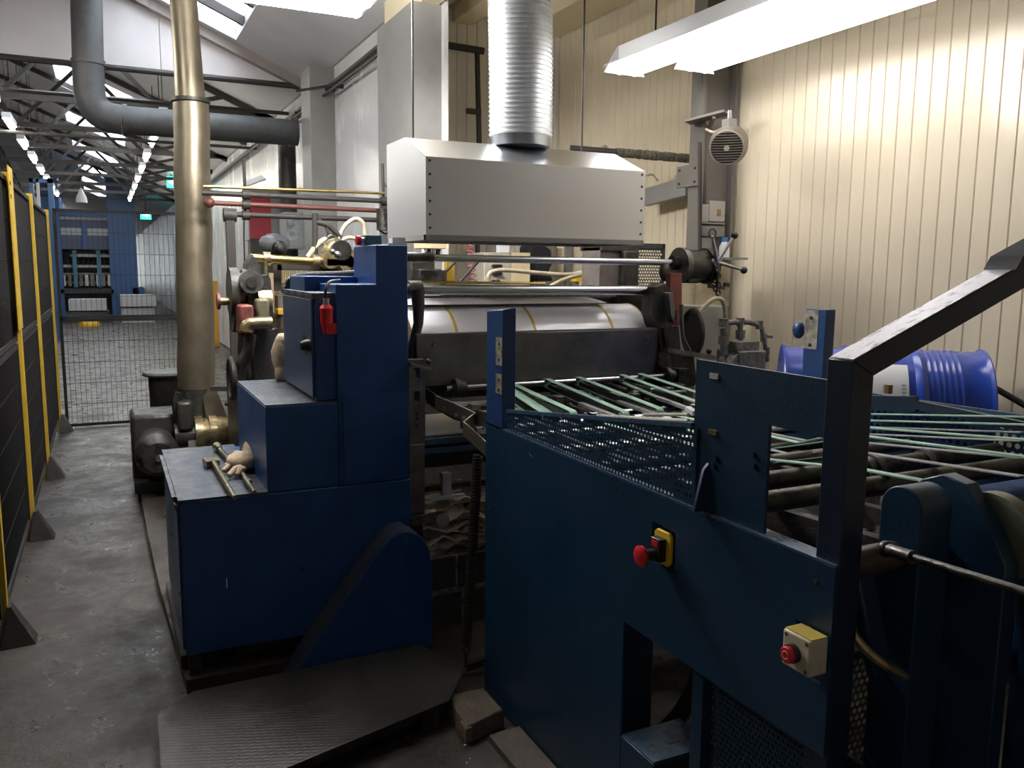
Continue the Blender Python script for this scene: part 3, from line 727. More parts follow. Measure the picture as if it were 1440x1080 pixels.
rb('motor_box', 361, 420, 380, 455, YM - .22, YM + .05, mat('olive_casting', (.15, .14, .09), .45), 'olive green motor box', .015)
part('motor_box_cap', MB().cyl(Q(361, 426, YM - .1), Q(380, 426, YM - .1), .09, n=20), goldbr, ru)
part('elbow_pipe', MB().tube(bez([Q(346, 466, YM - .3), Q(348, 458, YM - .3), Q(356, 455, YM - .3), Q(382, 454, YM - .3)], 5), .035, 12), goldbr, ru)
part('hose', MB().tube(bez([Q(352, 470, YM - .2), Q(348, 495, YM - .2), Q(338, 520, YM - .2), Q(336, 560, YM - .2)]), .035, 10), iron, ru)
part('hose', MB().tube(bez([Q(342, 464, YM - .1), Q(342, 500, YM - .1), Q(348, 530, YM - .1)]), .03, 10), iron, ru)
part('feed_tube', MB().tube(bez([Q(345, 560, YM), Q(344, 520, YM), Q(352, 490, YM)]), .05, 12), iron, ru)
p = Q(326, 532, YM - .2); part('hand_wheel', MB().tube(arc(p, .11, 0, 360, 24, 'x')[:-1], .016, 8, closed=True), iron, ru)
part('wheel_spoke', MB().bar(p - Vector((0, 0, .11)), p + Vector((0, 0, .11)), .02, .02), iron, ru)
p = Q(315, 424, YM); part('knob_shaft', MB().cyl(Q(307, 424, YM), Q(322, 424, YM), .022), goldbr, ru); part('knob', MB().cyl(Q(305, 424, YM), Q(309, 424, YM), .045), rust, ru)
# brass bar and hoop clamps
part('brass_bar', MB().cyl(Q(352, 363, YM + .1), Q(462, 369, YM + .1), .026), brass, ru, 'shiny brass bar')
for x in (375, 444):
    p = Q(x, 364.5 + (x - 375) * .05, YM + .1); part('bar_clamp', MB().cyl(p - Vector((.02, 0, 0)), p + Vector((.02, 0, 0)), .042, n=16), goldbr, ru)
rb('clamp_leg', 372, 368, 378, 440, YM + .05, YM + .12, goldbr); rb('clamp_leg', 378, 384, 386, 440, YM + .05, YM + .12, mat('tan_casting', (.30, .24, .15), .6))
# frame with fringe of wires
for a, b in (((389, 372), (389, 470)), ((389, 374), (505, 376)), ((389, 470), (505, 470))):
    part('frame_bar', MB().bar(Q(*a, YM + .2), Q(*b, YM + .2), .05, .05), rod, ru)
fr = MB()
for k in range(40):
    x = 396 + k * 2.7; fr.tube([Q(x, 377, YM + .35), Q(x, 398, YM + .35)], .006, 4, False)
part('wire_fringe', fr, mat('brassy_wire', (.40, .33, .16), .4, .6), ru, stuff=True, smooth=None)
part('drip_tray', MB().box(Q(394, 398, YM + .3).x, Q(502, 398, YM + .3).x, YM + .3, YM + .5, Q(394, 410, YM + .3).z, Q(394, 397, YM + .3).z), mat('brassy_tray', (.28, .23, .12), .45, .5), ru)
rb('inner_plate', 380, 410, 402, 470, YM + .1, YM + .2, goldbr); rb('inner_block', 391, 416, 400, 446, YM, YM + .1, steel2)
rb('yellow_block', 391, 435, 402, 442, YM - .1, YM, mat('yolk_paint', (.6, .33, .03), .5), 'yellow block')
# pump cluster with hoses
pc = part('pump_body', MB().ball(Q(472, 356, YM + .1), .085, 14, (1, .9, 1.1)), goldbr, ru)
for (x, y, r) in ((466, 366, .05), (481, 352, .06), (487, 368, .05), (496, 364, .055)):
    part('pump_lobe', MB().cyl(Q(x, y, YM), Q(x, y, YM) + Vector((0, .16, 0)), r, n=16), [steel, goldbr][int(r * 100) % 2], ru)
part('pump_tap', MB().ball(Q(475, 358, YM - .08), .022, 10), shaftm, ru); part('pump_tap', MB().ball(Q(468, 354, YM - .08), .018, 10), shaftm, ru)
for pts, r, mt in (([(433, 362), (445, 346), (458, 337), (472, 342)], .018, creamhose), ([(474, 340), (485, 318), (500, 308), (511, 315), (513, 330)], .014, creamhose),
                   ([(480, 338), (492, 334), (505, 338)], .012, creamhose), ([(443, 300), (443, 360)], .018, rod), ([(444, 312), (462, 318), (480, 334)], .016, rod), ([(462, 330), (458, 318), (446, 306)], .01, rod),
                   ([(455, 345), (466, 332), (478, 345), (484, 365)], .02, steel)):
    part('hose', MB().tube(bez([Q(*q_, YM + .2) for q_ in pts]), r, 10), mt, ru)
rb('pump_base', 460, 364, 505, 374, YM, YM + .25, steel)
part('unit_base', MB().box(Q(345, 500, YM).x, 2.4, YM, YM + .9, .055, .85), iron, ru)
rgo = solo('rag', 'crumpled cream rag bulging from behind the blue control box', 'rag',
     MB().ball(P(397, 500, Y=3.91), .078, 18, (.6, .6, 1.25)).ball(P(399, 520, Y=3.91) , .055, 14, (.8, .8, 1.15)).ball(P(398, 482, Y=3.91), .05, 14, (.8, .8, .8)), ragm)
txr = bpy.data.textures.new('rag_folds', 'CLOUDS'); txr.noise_scale = .05; dm = rgo.modifiers.new('d', 'DISPLACE'); dm.texture = txr; dm.strength = .03

# ================================================================== stuff seen between the shafts behind the press
YK = 5.6
cpn = thing('control_console', 'beige control console with three rows of switches behind the press', 'console', P(700, 395, Y=YK))
def kb(name, x0, y0, x1, y1, d, mt, par, lab=None, Y=YK, bev=0, zb=None):
    a = P(x0, y0, Y=Y); b = P(x1, y1, Y=Y)
    return part(name, MB().box(a.x, b.x, Y, Y + d, b.z if zb is None else zb, a.z), mt, par, lab, bev)
kb('console_body', 681, 355, 718, 398, .25, beige, cpn, bev=.006, zb=.0)
kb('side_box', 719, 355, 745, 398, .25, cream, cpn, zb=.3)
for r_, (y, n) in enumerate(((374, 4), (385, 4), (395.5, 2))):
    for k in range(n):
        p = P(693 + k * (3.2 if n == 4 else 6), y, Y=YK); part('switch', MB().cyl(p - Vector((0, .03, 0)), p, .011, n=8), blk, cpn)
kb('document_tray', 702, 345, 716, 355, .05, paper, cpn)
jb = thing('junction_box', 'cream box with cables under it left of the coiled red hose, below the hood', 'box', P(612, 345, Y=5))
kb('box_body', 597, 333, 627, 350, .2, cream, jb, Y=5, bev=.004); kb('box_lid', 627, 334, 631, 349, .18, mat('cream_lid', (.75, .68, .5), .5), jb, Y=5)
for x, c_ in ((597, whitelamp), (604, blk), (611, whitelamp), (617, blk)):
    part('cable_gland', MB().tube([P(x, 350, Y=5.05), P(x - 2, 359, Y=5.05)], .014, 8), c_, jb)
rh = thing('air_hose', 'red coiled air hose hanging behind the press', 'hose', P(658, 395, Y=5.2))
part('coil', coil(P(659, 333, Y=5.2), P(665, 398, Y=5.2), .026, .0042, 8), mat('red_hose', (.42, .10, .12), .4), rh, smooth=None)
yq = solo('machine_guard_post', 'yellow upright post behind the upper press shafts', 'post', MB().box(P(629, 358, Y=5.3).x, P(639, 358, Y=5.3).x, 5.3, 5.36, .6, P(634, 358, Y=5.3).z), yellow)
gp = thing('stanchion', 'grey square stanchion with a beam behind the press, near the black jacket', 'post', (2.5, 6.1, 0))
for x0, x1, mt, z_ in ((797, 805, greycol, 335), (744, 752, steel, 335), (757, 760, cream, 335), (671, 675, steel, 335)):
    a = P(x0, z_, Y=6.1); b = P(x1, z_, Y=6.1); part('upright', MB().box(a.x, b.x, 6.1, 6.14, 0, a.z + .15), mt, gp)
part('coat_hook', MB().bar((P(778, 345, Y=5.7).x, 6.0, P(778, 343, Y=5.7).z), (P(778, 345, Y=5.7).x, 6.12, P(805, 334, Y=6.12).z + .14), .015, .015), rod, gp)
part('top_rail', MB().bar(P(671, 334, Y=6.12) + Vector((0, 0, .14)), P(805, 334, Y=6.12) + Vector((0, 0, .14)), .05, .05), greycol, gp)
jk = MB()
jp = [(762, 345), (770, 341), (780, 343), (793, 349), (795, 372), (790, 380), (797, 396), (760, 396), (766, 384), (770, 378), (761, 372)]
jk.prism([(P(x, y, Y=5.7).x, P(x, y, Y=5.7).z) for x, y in jp], 'y', 5.90, 6.095)
jkt = solo('jacket', 'black work jacket hanging behind the press shafts', 'jacket', jk, clothblk, bev=.02)
for k in range(3):
    part('reflective_stripe', MB().bar(P(784 + 3 * k, 349, Y=5.67), P(788 + 3 * k, 344, Y=5.67), .008, .012), mat('bright_stripe', (.85, .85, .5), .3) if k == 0 else bpy.data.materials['bright_stripe'], jkt)
es = thing('stop_button_box', 'small yellow box with a red stop button behind the press shafts', 'button box', P(815, 395, Y=5.5))
kb('box_body', 810, 389, 819, 396, .08, yelp, es, Y=5.5); part('post', MB().box(P(812, 396, Y=5.5).x, P(817, 396, Y=5.5).x, 5.53, 5.56, 0, P(812, 395, Y=5.5).z), greycol, es); part('stop_button', MB().cyl(P(821, 391, Y=5.5), P(823, 391, Y=5.5), .022), redp, es)
hs = solo('rubber_hose', 'cream rubber hose sagging across behind the upper press shaft', 'hose',
          MB().tube(bez([P(688, 396, Y=4.6), P(687, 388, Y=4.6), P(693, 382, Y=4.6), P(712, 380, Y=4.6), P(760, 384, Y=4.6), P(800, 386, Y=4.6), P(842, 380, Y=4.6), (2.35, 4.5, 1.40), (2.37, 4.4, .6), (2.37, 4.4, .012)]), .013, 10), creamhose)
a = P(600, 350, Y=4.7)
bl = thing('ink_pump', 'dark machinery cluster behind the left end of the press shafts', 'machine', P(600, 400, Y=4.9))
kb('block', 578, 366, 612, 402, .3, iron, bl, Y=4.7, bev=.01); kb('block', 590, 378, 622, 402, .2, steel, bl, Y=4.65, bev=.01); kb('block', 612, 380, 628, 402, .2, iron, bl, Y=4.75)
for a, b in (((612, 398), (640, 368)), ((645, 398), (672, 368))):
    part('strut', MB().tube([P(*a, Y=4.9), P(*b, Y=4.9)], .010, 8), rod, bl)

# ================================================================== hood and spiral duct
hd = thing('extraction_hood', 'large brushed aluminium extraction hood hanging over the press', 'hood', (1.85, 3.6, 1.74))
hx0, hx1, hy0, hy1, hz0, hz1, hz2 = 1.27, 2.405, 3.5, 4.05, 1.742, 2.07, 2.185
sh = MB()
hxa, hxb = hx0 + .06, hx1 - .04
part('front_panel', MB().box(hx0, hx1, hy0, hy0 + .004, hz0, hz1), alu, hd)
part('side_panel', MB().prism([(hy0 + .004, hz0), (hy1, hz0), (hy1, hz2), (hy0 + .28, hz2), (hy0 + .004, hz1)], 'x', hx0, hx0 + .004), alu, hd)
part('side_panel', MB().prism([(hy0 + .004, hz0), (hy1, hz0), (hy1, hz2), (hy0 + .28, hz2), (hy0 + .004, hz1)], 'x', hx1 - .004, hx1), alu, hd)
part('sloped_top', MB().hexa([(hx0, hy0, hz1), (hx1, hy0, hz1), (hx1, hy0 + .28, hz2), (hx0, hy0 + .28, hz2), (hx0, hy0, hz1 + .004), (hx1, hy0, hz1 + .004), (hx1, hy0 + .28, hz2 + .004), (hx0, hy0 + .28, hz2 + .004)]), alutop, hd, smooth=None)
part('flat_top', MB().box(hx0, hx1, hy0 + .28, hy1, hz2, hz2 + .004), alutop, hd)
part('back_panel', MB().box(hx0, hx1, hy1, hy1 + .004, hz0, hz2), alu, hd)
lip = MB(); lip.box(hx0, hx1, hy0 - .002, hy0 + .03, hz0 - .022, hz0); lip.box(hx0, hx1, hy1 - .03, hy1, hz0 - .022, hz0); lip.box(hx0, hx0 + .03, hy0, hy1, hz0 - .022, hz0); lip.box(hx1 - .03, hx1, hy0, hy1, hz0 - .022, hz0)
part('bottom_lip', lip, greycol, hd)
rv = [(hx0 + .018, hy0, hz0 + .03 + k * .057) for k in range(6)] + [(hx1 - .02, hy0, hz0 + .03 + k * .057) for k in range(6)]
bolts(hd, rv, (0, -1, 0), .006, .003, rod, 'rivet')
for x in (hx0 + .1, hx1 - .1): part('hanging_rod', MB().tube([(x, hy1 - .1, hz2), (x, hy1 - .1, 3.62)], .005, 6), rod, hd)
sd = thing('spiral_duct', 'ribbed silver flexible spiral duct rising from the aluminium hood', 'duct', (1.86, 3.79, hz2))
dx, dy, dr = 1.862, 3.78, .150
part('spigot', MB().cyl((dx, dy, hz2), (dx, dy, hz2 + .06), dr - .008, n=36), mat('blue_grey_spigot', (.42, .46, .52), .25, .9), sd)
zz = hz2 + .05; k = 0
tops = 3.5
n = int((tops - zz) / .022)
for i in range(n):
    z = zz + i * .022; sx = -.03 * (i / n) ** 1.5
    prof = [(0, dr), (.10, dr), (.25, dr + .0055), (.40, dr + .0055), (.55, dr), (1, dr)]
    part('rib', MB().lathe((dx + sx, dy, z), (dx + sx, dy, z + .022), prof, 36), galv, sd, smooth=25)

# ================================================================== right wall column, fan, boxes
greyc2 = mat('brown_grey_column', (.165, .15, .13), .5, 0, (.14, .126, .11), 3, .45)
cc = thing('wall_column', 'grey steel wall column behind the right end of the press', 'column', (3.36, 4.25, 0))
part('flange', MB().box(3.22, 3.24, 4.11, 4.23, 0, 3.6), greyc2, cc); part('web', MB().box(3.24, 3.455, 4.165, 4.175, 0, 3.6), greyc2, cc)
part('flange', MB().box(3.455, 3.475, 4.11, 4.23, 0, 3.6), greyc2, cc)
pz1, pz0 = P(972, 231, X=3.2).z, P(972, 262, X=3.2).z
part('side_plate', MB().box(3.205, 3.22, 4.12, 4.33, pz0, pz1), greyc2, cc, bev=.002)
bolts(cc, [(3.205, y, z) for y in (4.15, 4.30) for z in (pz0 + .025, pz1 - .025)], (-1, 0, 0), .008, .006, rod)
sb = thing('cross_beam', 'grey steel beam running back from the column behind the hood', 'beam', (3.1, 4.5, 2.1))
part('beam', MB().bar(P(908, 278, Y=4.9), P(968, 262, Y=4.45), .05, .115), greycol, sb)
hp = thing('wrapped_pipe', 'horizontal pipe with hairy dusty lagging and a round valve behind the hood', 'pipe', P(900, 218, Y=4.8))
pa, pb = P(802, 209, Y=4.75), P(982, 224, Y=4.5)
part('pipe', MB().tube([pa, pb], .022, 12), rod, hp)
fz = MB()
for k in range(46):
    t = .35 + .65 * k / 46; q = pa.lerp(pb, t); fz.cyl(q, q + Vector((.006, 0, 0)), .027 + random.random() * .006, n=10)
part('lagging', fz, mat('hairy_lagging', (.26, .23, .17), .9, 0, (.10, .09, .07), 60, .5), hp, stuff=True)
p = P(850, 211, Y=4.7); part('valve_wheel', MB().tube(arc(p, .026, 0, 360, 20)[:-1], .008, 6, closed=True), creamhose, hp)
part('cable_tail', MB().tube(bez([P(908, 247, Y=4.6), P(918, 246, Y=4.6), P(925, 254, Y=4.6)]), .006, 6), creamhose, hp)
# fan heater
fa = thing('wall_fan', 'round brown fan with a wire grille fixed high on the grey column', 'fan', P(1023, 208, X=3.05))
fc = P(1022, 208, X=2.95); bdir = (Vector((3.22, fc.y + .28, fc.z + .10)) - fc).normalized()
fr_ = .085
part('fan_body', MB().tube2([fc + bdir * t for t in (0, .02, .10, .22, .26)], [fr_, fr_ + .004, fr_ + .018, fr_ + .012, fr_ * .7], bdir, 32), mat('brown_fan_paint', (.085, .066, .050), .5, 0, (.12, .094, .072), 10, .5), fa)
u = bdir.orthogonal(); rr = Vector((0, 0, 1)) - bdir * bdir.z; rr.normalize(); ss = bdir.cross(rr)
grw = mat('grille_wire_grey', (.34, .30, .24), .5)
part('grille_rim', MB().tube([fc - bdir * .004 + (rr * math.cos(a) + ss * math.sin(a)) * fr_ for a in [2 * PI * k / 32 for k in range(32)]], .0035, 8, closed=True), grw, fa)
for k in range(13):
    h = -fr_ + (k + .5) * 2 * fr_ / 13; w_ = math.sqrt(fr_ ** 2 - h * h)
    part('grille_wire', MB().tube([fc - bdir * .006 + rr * h + ss * w_, fc - bdir * .014 + rr * h, fc - bdir * .006 + rr * h - ss * w_], .0013, 5), grw, fa)
part('grille_hub', MB().cyl(fc - bdir * .02, fc - bdir * .01, .014), creamhose, fa)
part('fan_recess', MB().cyl(fc - bdir * .003, fc, fr_ * .95, n=32), iron, fa)
part('mount_box', MB().bar(fc + bdir * .1 + Vector((0, 0, .08)), fc + bdir * .1 + Vector((0, 0, .135)), .06, .05), greycol, fa)
part('swivel', MB().tube([fc + bdir * .1 + Vector((0, 0, .13)), fc + bdir * .1 + Vector((0, 0, .18))], .012, 10), shaftm, fa)
part('lead', MB().tube(bez([P(993, 182, X=3.15), P(1003, 186, X=3.12), P(1012, 183, X=3.1)]), .008, 6), creamhose, fa)
shf = thing('bracket_shelf', 'small grey angled shelf plate above the fan', 'bracket', P(995, 163, X=3.05))
a, b = P(966, 171, X=2.95), P(1021, 156, X=3.2); e = P(1023, 160, X=3.15)
part('plate', MB().bar(P(967, 172, Y=4.16), P(1022, 158, Y=3.97), .12, .014), greyc2, shf)
part('strut', MB().bar(P(1004, 164, Y=4.0), P(996, 185, Y=4.2), .02, .02), greycol, shf)
ebx = thing('switch_boxes', 'two grey electrical boxes with labels on the wall column', 'electrical box', P(1000, 300, X=3.2))
def cb(name, x0, y0, x1, y1, mt, par, X=3.2, d=.05, lab=None):
    yf = 4.163 - d if X > 3.15 else 4.11; a = P(x0, y0, Y=yf); b = P(x1, y1, Y=yf); return part(name, MB().box(a.x, b.x, yf, yf + (d if X > 3.15 else .004), min(a.z, b.z), max(a.z, b.z)), mt, par, lab, .002)
cb('small_box', 985, 287, 996, 312, mat('light_grey_box', (.40, .39, .35), .5), ebx); cb('large_box', 998, 282, 1019, 312, bpy.data.materials['light_grey_box'], ebx)
cb('label_plate', 1009, 294, 1014, 304, mat('brown_label', (.30, .18, .08), .6), ebx, X=3.148, d=.003); cb('back_strip', 984, 312, 1020, 316, greycol, ebx)
cb('lower_box', 983, 334, 1000, 356, greycol, ebx); cb('panel', 984, 317, 1019, 333, greycol, ebx)
part('conduit', MB().tube([P(990, 20, Y=4.13), P(990, 290, Y=4.13)], .012, 8), darkduct, ebx)
part('conduit', MB().tube([P(984, 200, Y=4.09), P(984, 360, Y=4.09)], .012, 8), rod, ebx)
p = P(1002, 328, Y=4.09); part('cable_loop', MB().tube(arc(p, .026, 0, 360, 20, 'y')[:-1], .005, 6, closed=True), rod, ebx)
bt = thing('spray_bottle', 'white plastic bottle with a blue cap on the wall column', 'bottle', P(1019, 360, X=3.1))
p = P(1018, 362, X=3.1); part('bottle_body', MB().lathe(p, p + Vector((0, 0, .085)), [(0, .028), (.7, .028), (1, .014)], 18), mat('milky_plastic', (.72, .73, .72), .4), bt)
part('cap', MB().cyl(p + Vector((0, 0, .085)), p + Vector((0, 0, .11)), .016), mat('cap_blue', (.05, .25, .6), .4), bt)
part('ledge', MB().box(p.x - .04, 3.22, p.y - .06, p.y + .06, p.z - .012, p.z - .0), greycol, bt)
# grey machine cabinet and hose behind the press end
pk = thing('end_cabinet', 'grey upright cabinet with a yellow-beige upper box behind the press handwheel', 'cabinet', (2.95, 3.85, 0))
a = P(980, 430, Y=3.75); b = P(1019, 500, Y=3.75)
part('cabinet_body', MB().box(a.x, b.x, 3.75, 4.02, 0, a.z), mat('stone_grey_paint', (.34, .33, .29), .5, 0, (.28, .27, .24), 6, .5), pk, bev=.008)
a2 = P(979, 374, Y=3.85); b2 = P(1025, 431, Y=3.85)
part('upper_box', MB().box(a2.x, b2.x, 3.85, 4.0, b2.z, a2.z), mat('stained_beige_box', (.50, .42, .26), .5, 0, (.36, .31, .2), 10, .5), pk, bev=.004)
part('hose', MB().tube(bez([P(978, 446, Y=3.7), P(990, 432, Y=3.68), P(1003, 421, Y=3.66), P(1014, 421, Y=3.66), P(1019, 432, Y=3.68), P(1020, 452, Y=3.7)]), .012, 10), creamhose, pk, 'cream hose looping over the cabinet')
part('ball_knob', MB().ball(P(997, 494, Y=3.6), .016, 12), blk, pk); part('knob_stem', MB().tube([P(997, 496, Y=3.6), P(999, 500, Y=3.76)], .006, 6), steel, pk)
# valves right of the cabinet
pv = thing('valve_manifold', 'rusty grey pipe manifold with tees and a tap on a round pump', 'valve', P(1040, 510, X=2.7))
V_ = lambda x, y: P(x, y, Y=3.1)
mf = mat('crusted_grey_pipe', (.26, .25, .22), .6, .3, (.13, .12, .10), 40, .5, .3, 60)
for pts, r in (([(1018, 462), (1018, 500)], .018), ([(1018, 455), (1030, 453), (1052, 453), (1068, 457)], .013), ([(1070, 458), (1075, 480), (1078, 500), (1079, 508)], .011), ([(1041, 455), (1041, 478)], .013)):
    part('pipe_run', MB().tube([V_(*q_) for q_ in pts], r, 12), mf, pv)
for x, y, r in ((1018, 454, .023), (1041, 453, .02), (1068, 457, .018), (1018, 478, .026), (1041, 470, .023), (1074, 475, .016), (1078, 494, .015)):
    part('fitting', MB().cyl(V_(x, y) + Vector((0, 0, -.02)), V_(x, y) + Vector((0, 0, .02)), r, n=8), mf, pv)
part('tap_handle', MB().bar(V_(1076, 473), V_(1086, 474), .008, .012), mf, pv)
a = V_(1026, 479); b = V_(1058, 493); part('valve_block', MB().box(a.x, b.x, 3.05, 3.15, b.z, a.z), mf, pv, bev=.006)
a = V_(1020, 493); b = V_(1062, 520); part('valve_base', MB().box(a.x + .03, b.x, 3.03, 3.2, b.z, a.z), mf, pv, bev=.006)
part('pump_dome', MB().cyl(V_(1030, 512) + Vector((0, -.06, 0)), V_(1030, 512) + Vector((0, .04, 0)), .055, n=24), mf, pv)
part('stand', MB().box(V_(1030, 520).x - .05, V_(1030, 520).x + .08, 3.02, 3.16, 0, b.z + .01), mf, pv)
# perforated guard behind
pg = thing('perforated_guard', 'dark punched metal guard plate at the right rear of the press', 'guard', P(915, 400, Y=4.3))
a = P(893, 402, Y=4.3); b = P(935, 343, Y=4.3)
w_ = b.x - a.x; h_ = b.z - a.z
part('punched_sheet', MB().perf(a, (1, 0, 0), (0, 0, 1), w_ - .012, lambda u: h_ - .02, .0182, .0072), darkduct, pg, smooth=None)
part('rim', MB().box(a.x - .0, b.x, 4.295, 4.31, b.z - .03, b.z).box(b.x - .014, b.x, 4.295, 4.31, a.z, b.z), darkduct, pg)
pm = thing('brown_housing', 'brown-grey boxy housing behind the right end of the upper shaft', 'housing', P(870, 400, Y=4.1))
a = P(844, 347, Y=4.1); b = P(893, 404, Y=4.1); mb_ = mat('brown_grey_housing', (.20, .17, .145), .5, 0, (.13, .11, .10), 9, .5)
part('box_body', MB().box(a.x, P(872, 350, Y=4.1).x, 4.1, 4.3, b.z, a.z), mb_, pm, bev=.004)
part('cap_plate', MB().box(a.x, b.x, 4.08, 4.32, a.z - .02, a.z + .01), steel, pm)
part('neck', MB().box(P(860, 340, Y=4.1).x, P(880, 340, Y=4.1).x, 4.15, 4.25, a.z, a.z + .06), iron, pm)
part('dark_side', MB().box(P(872, 350, Y=4.1).x, P(893, 350, Y=4.1).x, 4.05, 4.3, b.z, a.z - .02), iron, pm, bev=.01)
part('foot_post', MB().box(P(855, 404, Y=4.1).x, P(885, 404, Y=4.1).x, 4.12, 4.28, 0, b.z), iron, pm)

# ================================================================== the press
pz = thing('printing_press', 'big press with a white banded roller, grey guard plate and two long steel shafts', 'press', (1.85, 3.6, 0))
YG = 3.40
gx0, gx1 = 1.19, 2.436
part('guard_plate', MB().hexa([(gx0, YG, 1.09), (gx1, YG, 1.09), (gx1, YG + .012, 1.09), (gx0, YG + .012, 1.09), (gx0, YG, 1.312), (gx1, YG, 1.312), (gx1, YG + .012, 1.312), (gx0, YG + .012, 1.312)]), guardm, pz, bev=.002)
part('guard_flange', MB().box(gx0, gx1, YG + .005, YG + .055, 1.305, 1.317), guardm, pz)
bolts(pz, [(gx0 + .08, YG, 1.27), (gx1 - .06, YG, 1.275)], (0, -1, 0), .009, .008, steel2)
# roller
cy, cz, cr = 3.70, 1.195, .228
cx0, cx1 = 1.20, 2.452
roll = part('roller', MB().cyl((cx0, cy, cz), (cx1, cy, cz), cr, n=96), white_roll, pz, 'glossy white roller')
def band(x, w): return part('band', MB().lathe((x, cy, cz), (x + w, cy, cz), [(0, cr + .0005), (0, cr + .0018), (1, cr + .0018), (1, cr + .0005)], 96), yband, roll, 'yellow band round the roller')
for px_ in (641, 752, 861):
    q = P(px_, 455, Y=3.50).x; band(q, .013)
band(cx1 - .006, .006)
part('end_disc', MB().cyl((cx0 - .03, cy, cz), (cx0, cy, cz), cr + .012, n=64), goldbr, pz); part('end_disc', MB().cyl((cx1, cy, cz), (cx1 + .03, cy, cz), cr - .03, n=64), iron, pz)
# folded sheet edge over the roller
part('sheet_edge', MB().ribbon([(1.23, 3.86, 1.40), (1.23, 3.80, 1.432), (1.23, 3.68, 1.436)], (0, 0, 0), .001) if False else
     MB().hexa([(1.22, 3.62, 1.431), (2.28, 3.62, 1.431), (2.30, 3.86, 1.452), (1.22, 3.86, 1.452), (1.22, 3.62, 1.433), (2.28, 3.62, 1.433), (2.30, 3.86, 1.454), (1.22, 3.86, 1.454)]), mat('white_film', (.70, .68, .70), .3), pz, smooth=None)
# perforated strip and rear beam
part('rear_beam', MB().box(1.12, 2.55, 3.92, 4.05, 1.38, 1.475), steel2, pz, bev=.006)
st_ = part('screen_strip', MB().box(1.12, 2.5, 3.88, 3.92, 1.45, 1.50), mat('speckled_screen', (.30, .29, .26), .4, .6, (.08, .08, .07), 120, .5), pz)
# shafts
part('upper_shaft', MB().cyl((1.105, 3.5, 1.643), (2.60, 3.5, 1.636), .0165, n=24), shaftm, pz)
part('shaft_sleeve', MB().cyl((1.105, 3.5, 1.645), (1.30, 3.5, 1.643), .022, n=24), steel, pz)
part('lower_shaft', MB().cyl((1.105, 3.5, 1.505), (2.50, 3.5, 1.497), .0225, n=24), shaftm, pz)
part('yellow_hose', MB().tube([(1.2, 3.58, 1.535), (1.9, 3.58, 1.53)], .006, 8), brass, pz)
# left lever
lv = MB(); lv.tube([(1.215, 3.46, 1.50), (1.215, 3.45, 1.44), (1.215, 3.45, 1.36), (1.19, 3.45, 1.27), (1.18, 3.45, 1.16)], [.03, .027, .022, .022, .026], 12)
part('lever_arm', lv, iron, pz); part('lever_eye', MB().cyl((1.185, 3.5, 1.503), (1.245, 3.5, 1.503), .040, n=24), steel, pz)
part('shaft_collar', MB().cyl((1.25, 3.5, 1.503), (1.33, 3.5, 1.503), .026, n=24), shaftm, pz)
# cross beams below the guard
part('cross_beam', MB().box(1.15, 2.50, 3.46, 3.60, 1.02, 1.10), iron, pz, bev=.01)
part('lower_beam', MB().box(1.12, 2.52, 3.5, 3.64, .70, .86), iron, pz, bev=.01)
for k in range(5): part('beam_lug', MB().box(1.3 + .26 * k, 1.35 + .26 * k, 3.43, 3.47, 1.03, 1.09), steel, pz)
# frames
part('side_frame', MB().prism([(3.45, 0), (4.3, 0), (4.3, 1.45), (4.0, 1.55), (3.45, 1.35)], 'x', 1.105, 1.15), iron, pz, bev=.006)
part('side_frame', MB().prism([(3.42, 0), (4.3, 0), (4.3, 1.42), (4.05, 1.50), (3.62, 1.47), (3.50, 1.30), (3.42, 1.05)], 'x', 2.50, 2.56), iron, pz, bev=.006)
# right hand mechanism: built from plates and castings
R_ = lambda x, y, Y=3.42: P(x, y, Y=Y)
def rpoly(name, pts, y0, y1, mt, lab=None, bev=.003):
    return part(name, MB().prism([(R_(x, y, y0).x, R_(x, y, y0).z) for x, y in pts], 'y', y0, y1), mt, pz, lab, bev)
rpoly('side_casting', [(921, 404), (935, 398), (945, 410), (948, 440), (944, 480), (930, 492), (926, 470), (918, 440)], 3.42, 3.52, iron)
rpoly('link_arm', [(940, 412), (946, 411), (950, 440), (948, 455), (944, 445)], 3.36, 3.41, steel2)
rpoly('red_bracket', [(943, 384), (959, 384), (959, 458), (940, 458), (941, 430)], 3.43, 3.47, rust, 'rust red bracket plate')
rpoly('bracket_slot', [(946, 437), (952, 436), (952, 450), (946, 450)], 3.415, 3.432, blk, None, 0)
rpoly('lower_casting', [(924, 480), (935, 462), (955, 458), (958, 500), (975, 500), (980, 530), (925, 530)], 3.46, 3.56, iron)
part('bearing_block', MB().cyl(R_(961, 373, 3.5), R_(990, 373, 3.5), .078, n=28), steel, pz)
part('bearing_ring', MB().cyl(R_(954, 372, 3.5), R_(961, 372, 3.5), .086, n=28), steel2, pz, 'greasy bearing ring'); part('bearing_ring', MB().cyl(R_(989, 373, 3.5), R_(993, 373, 3.5), .088, n=28), steel, pz)
part('bearing_foot', MB().box(R_(962, 373, 3.5).x, R_(979, 373, 3.5).x, 3.46, 3.54, R_(962, 398, 3.5).z, R_(962, 380, 3.5).z), steel, pz, bev=.006)
part('gear_disc', MB().cyl(R_(993, 376, 3.5), R_(999, 377, 3.5), .085, n=28), iron, pz)
part('end_nut', MB().cyl(R_(944, 369, 3.5), R_(953, 370, 3.5), .036, n=12), steel, pz)
part('end_nut', MB().cyl(R_(928, 410, 3.5), R_(936, 410, 3.5), .034, n=12), steel, pz)
part('oval_pad', MB().ball(R_(935, 382, 3.5), .045, 16, (.7, .6, 1.1)), greygreen, pz)
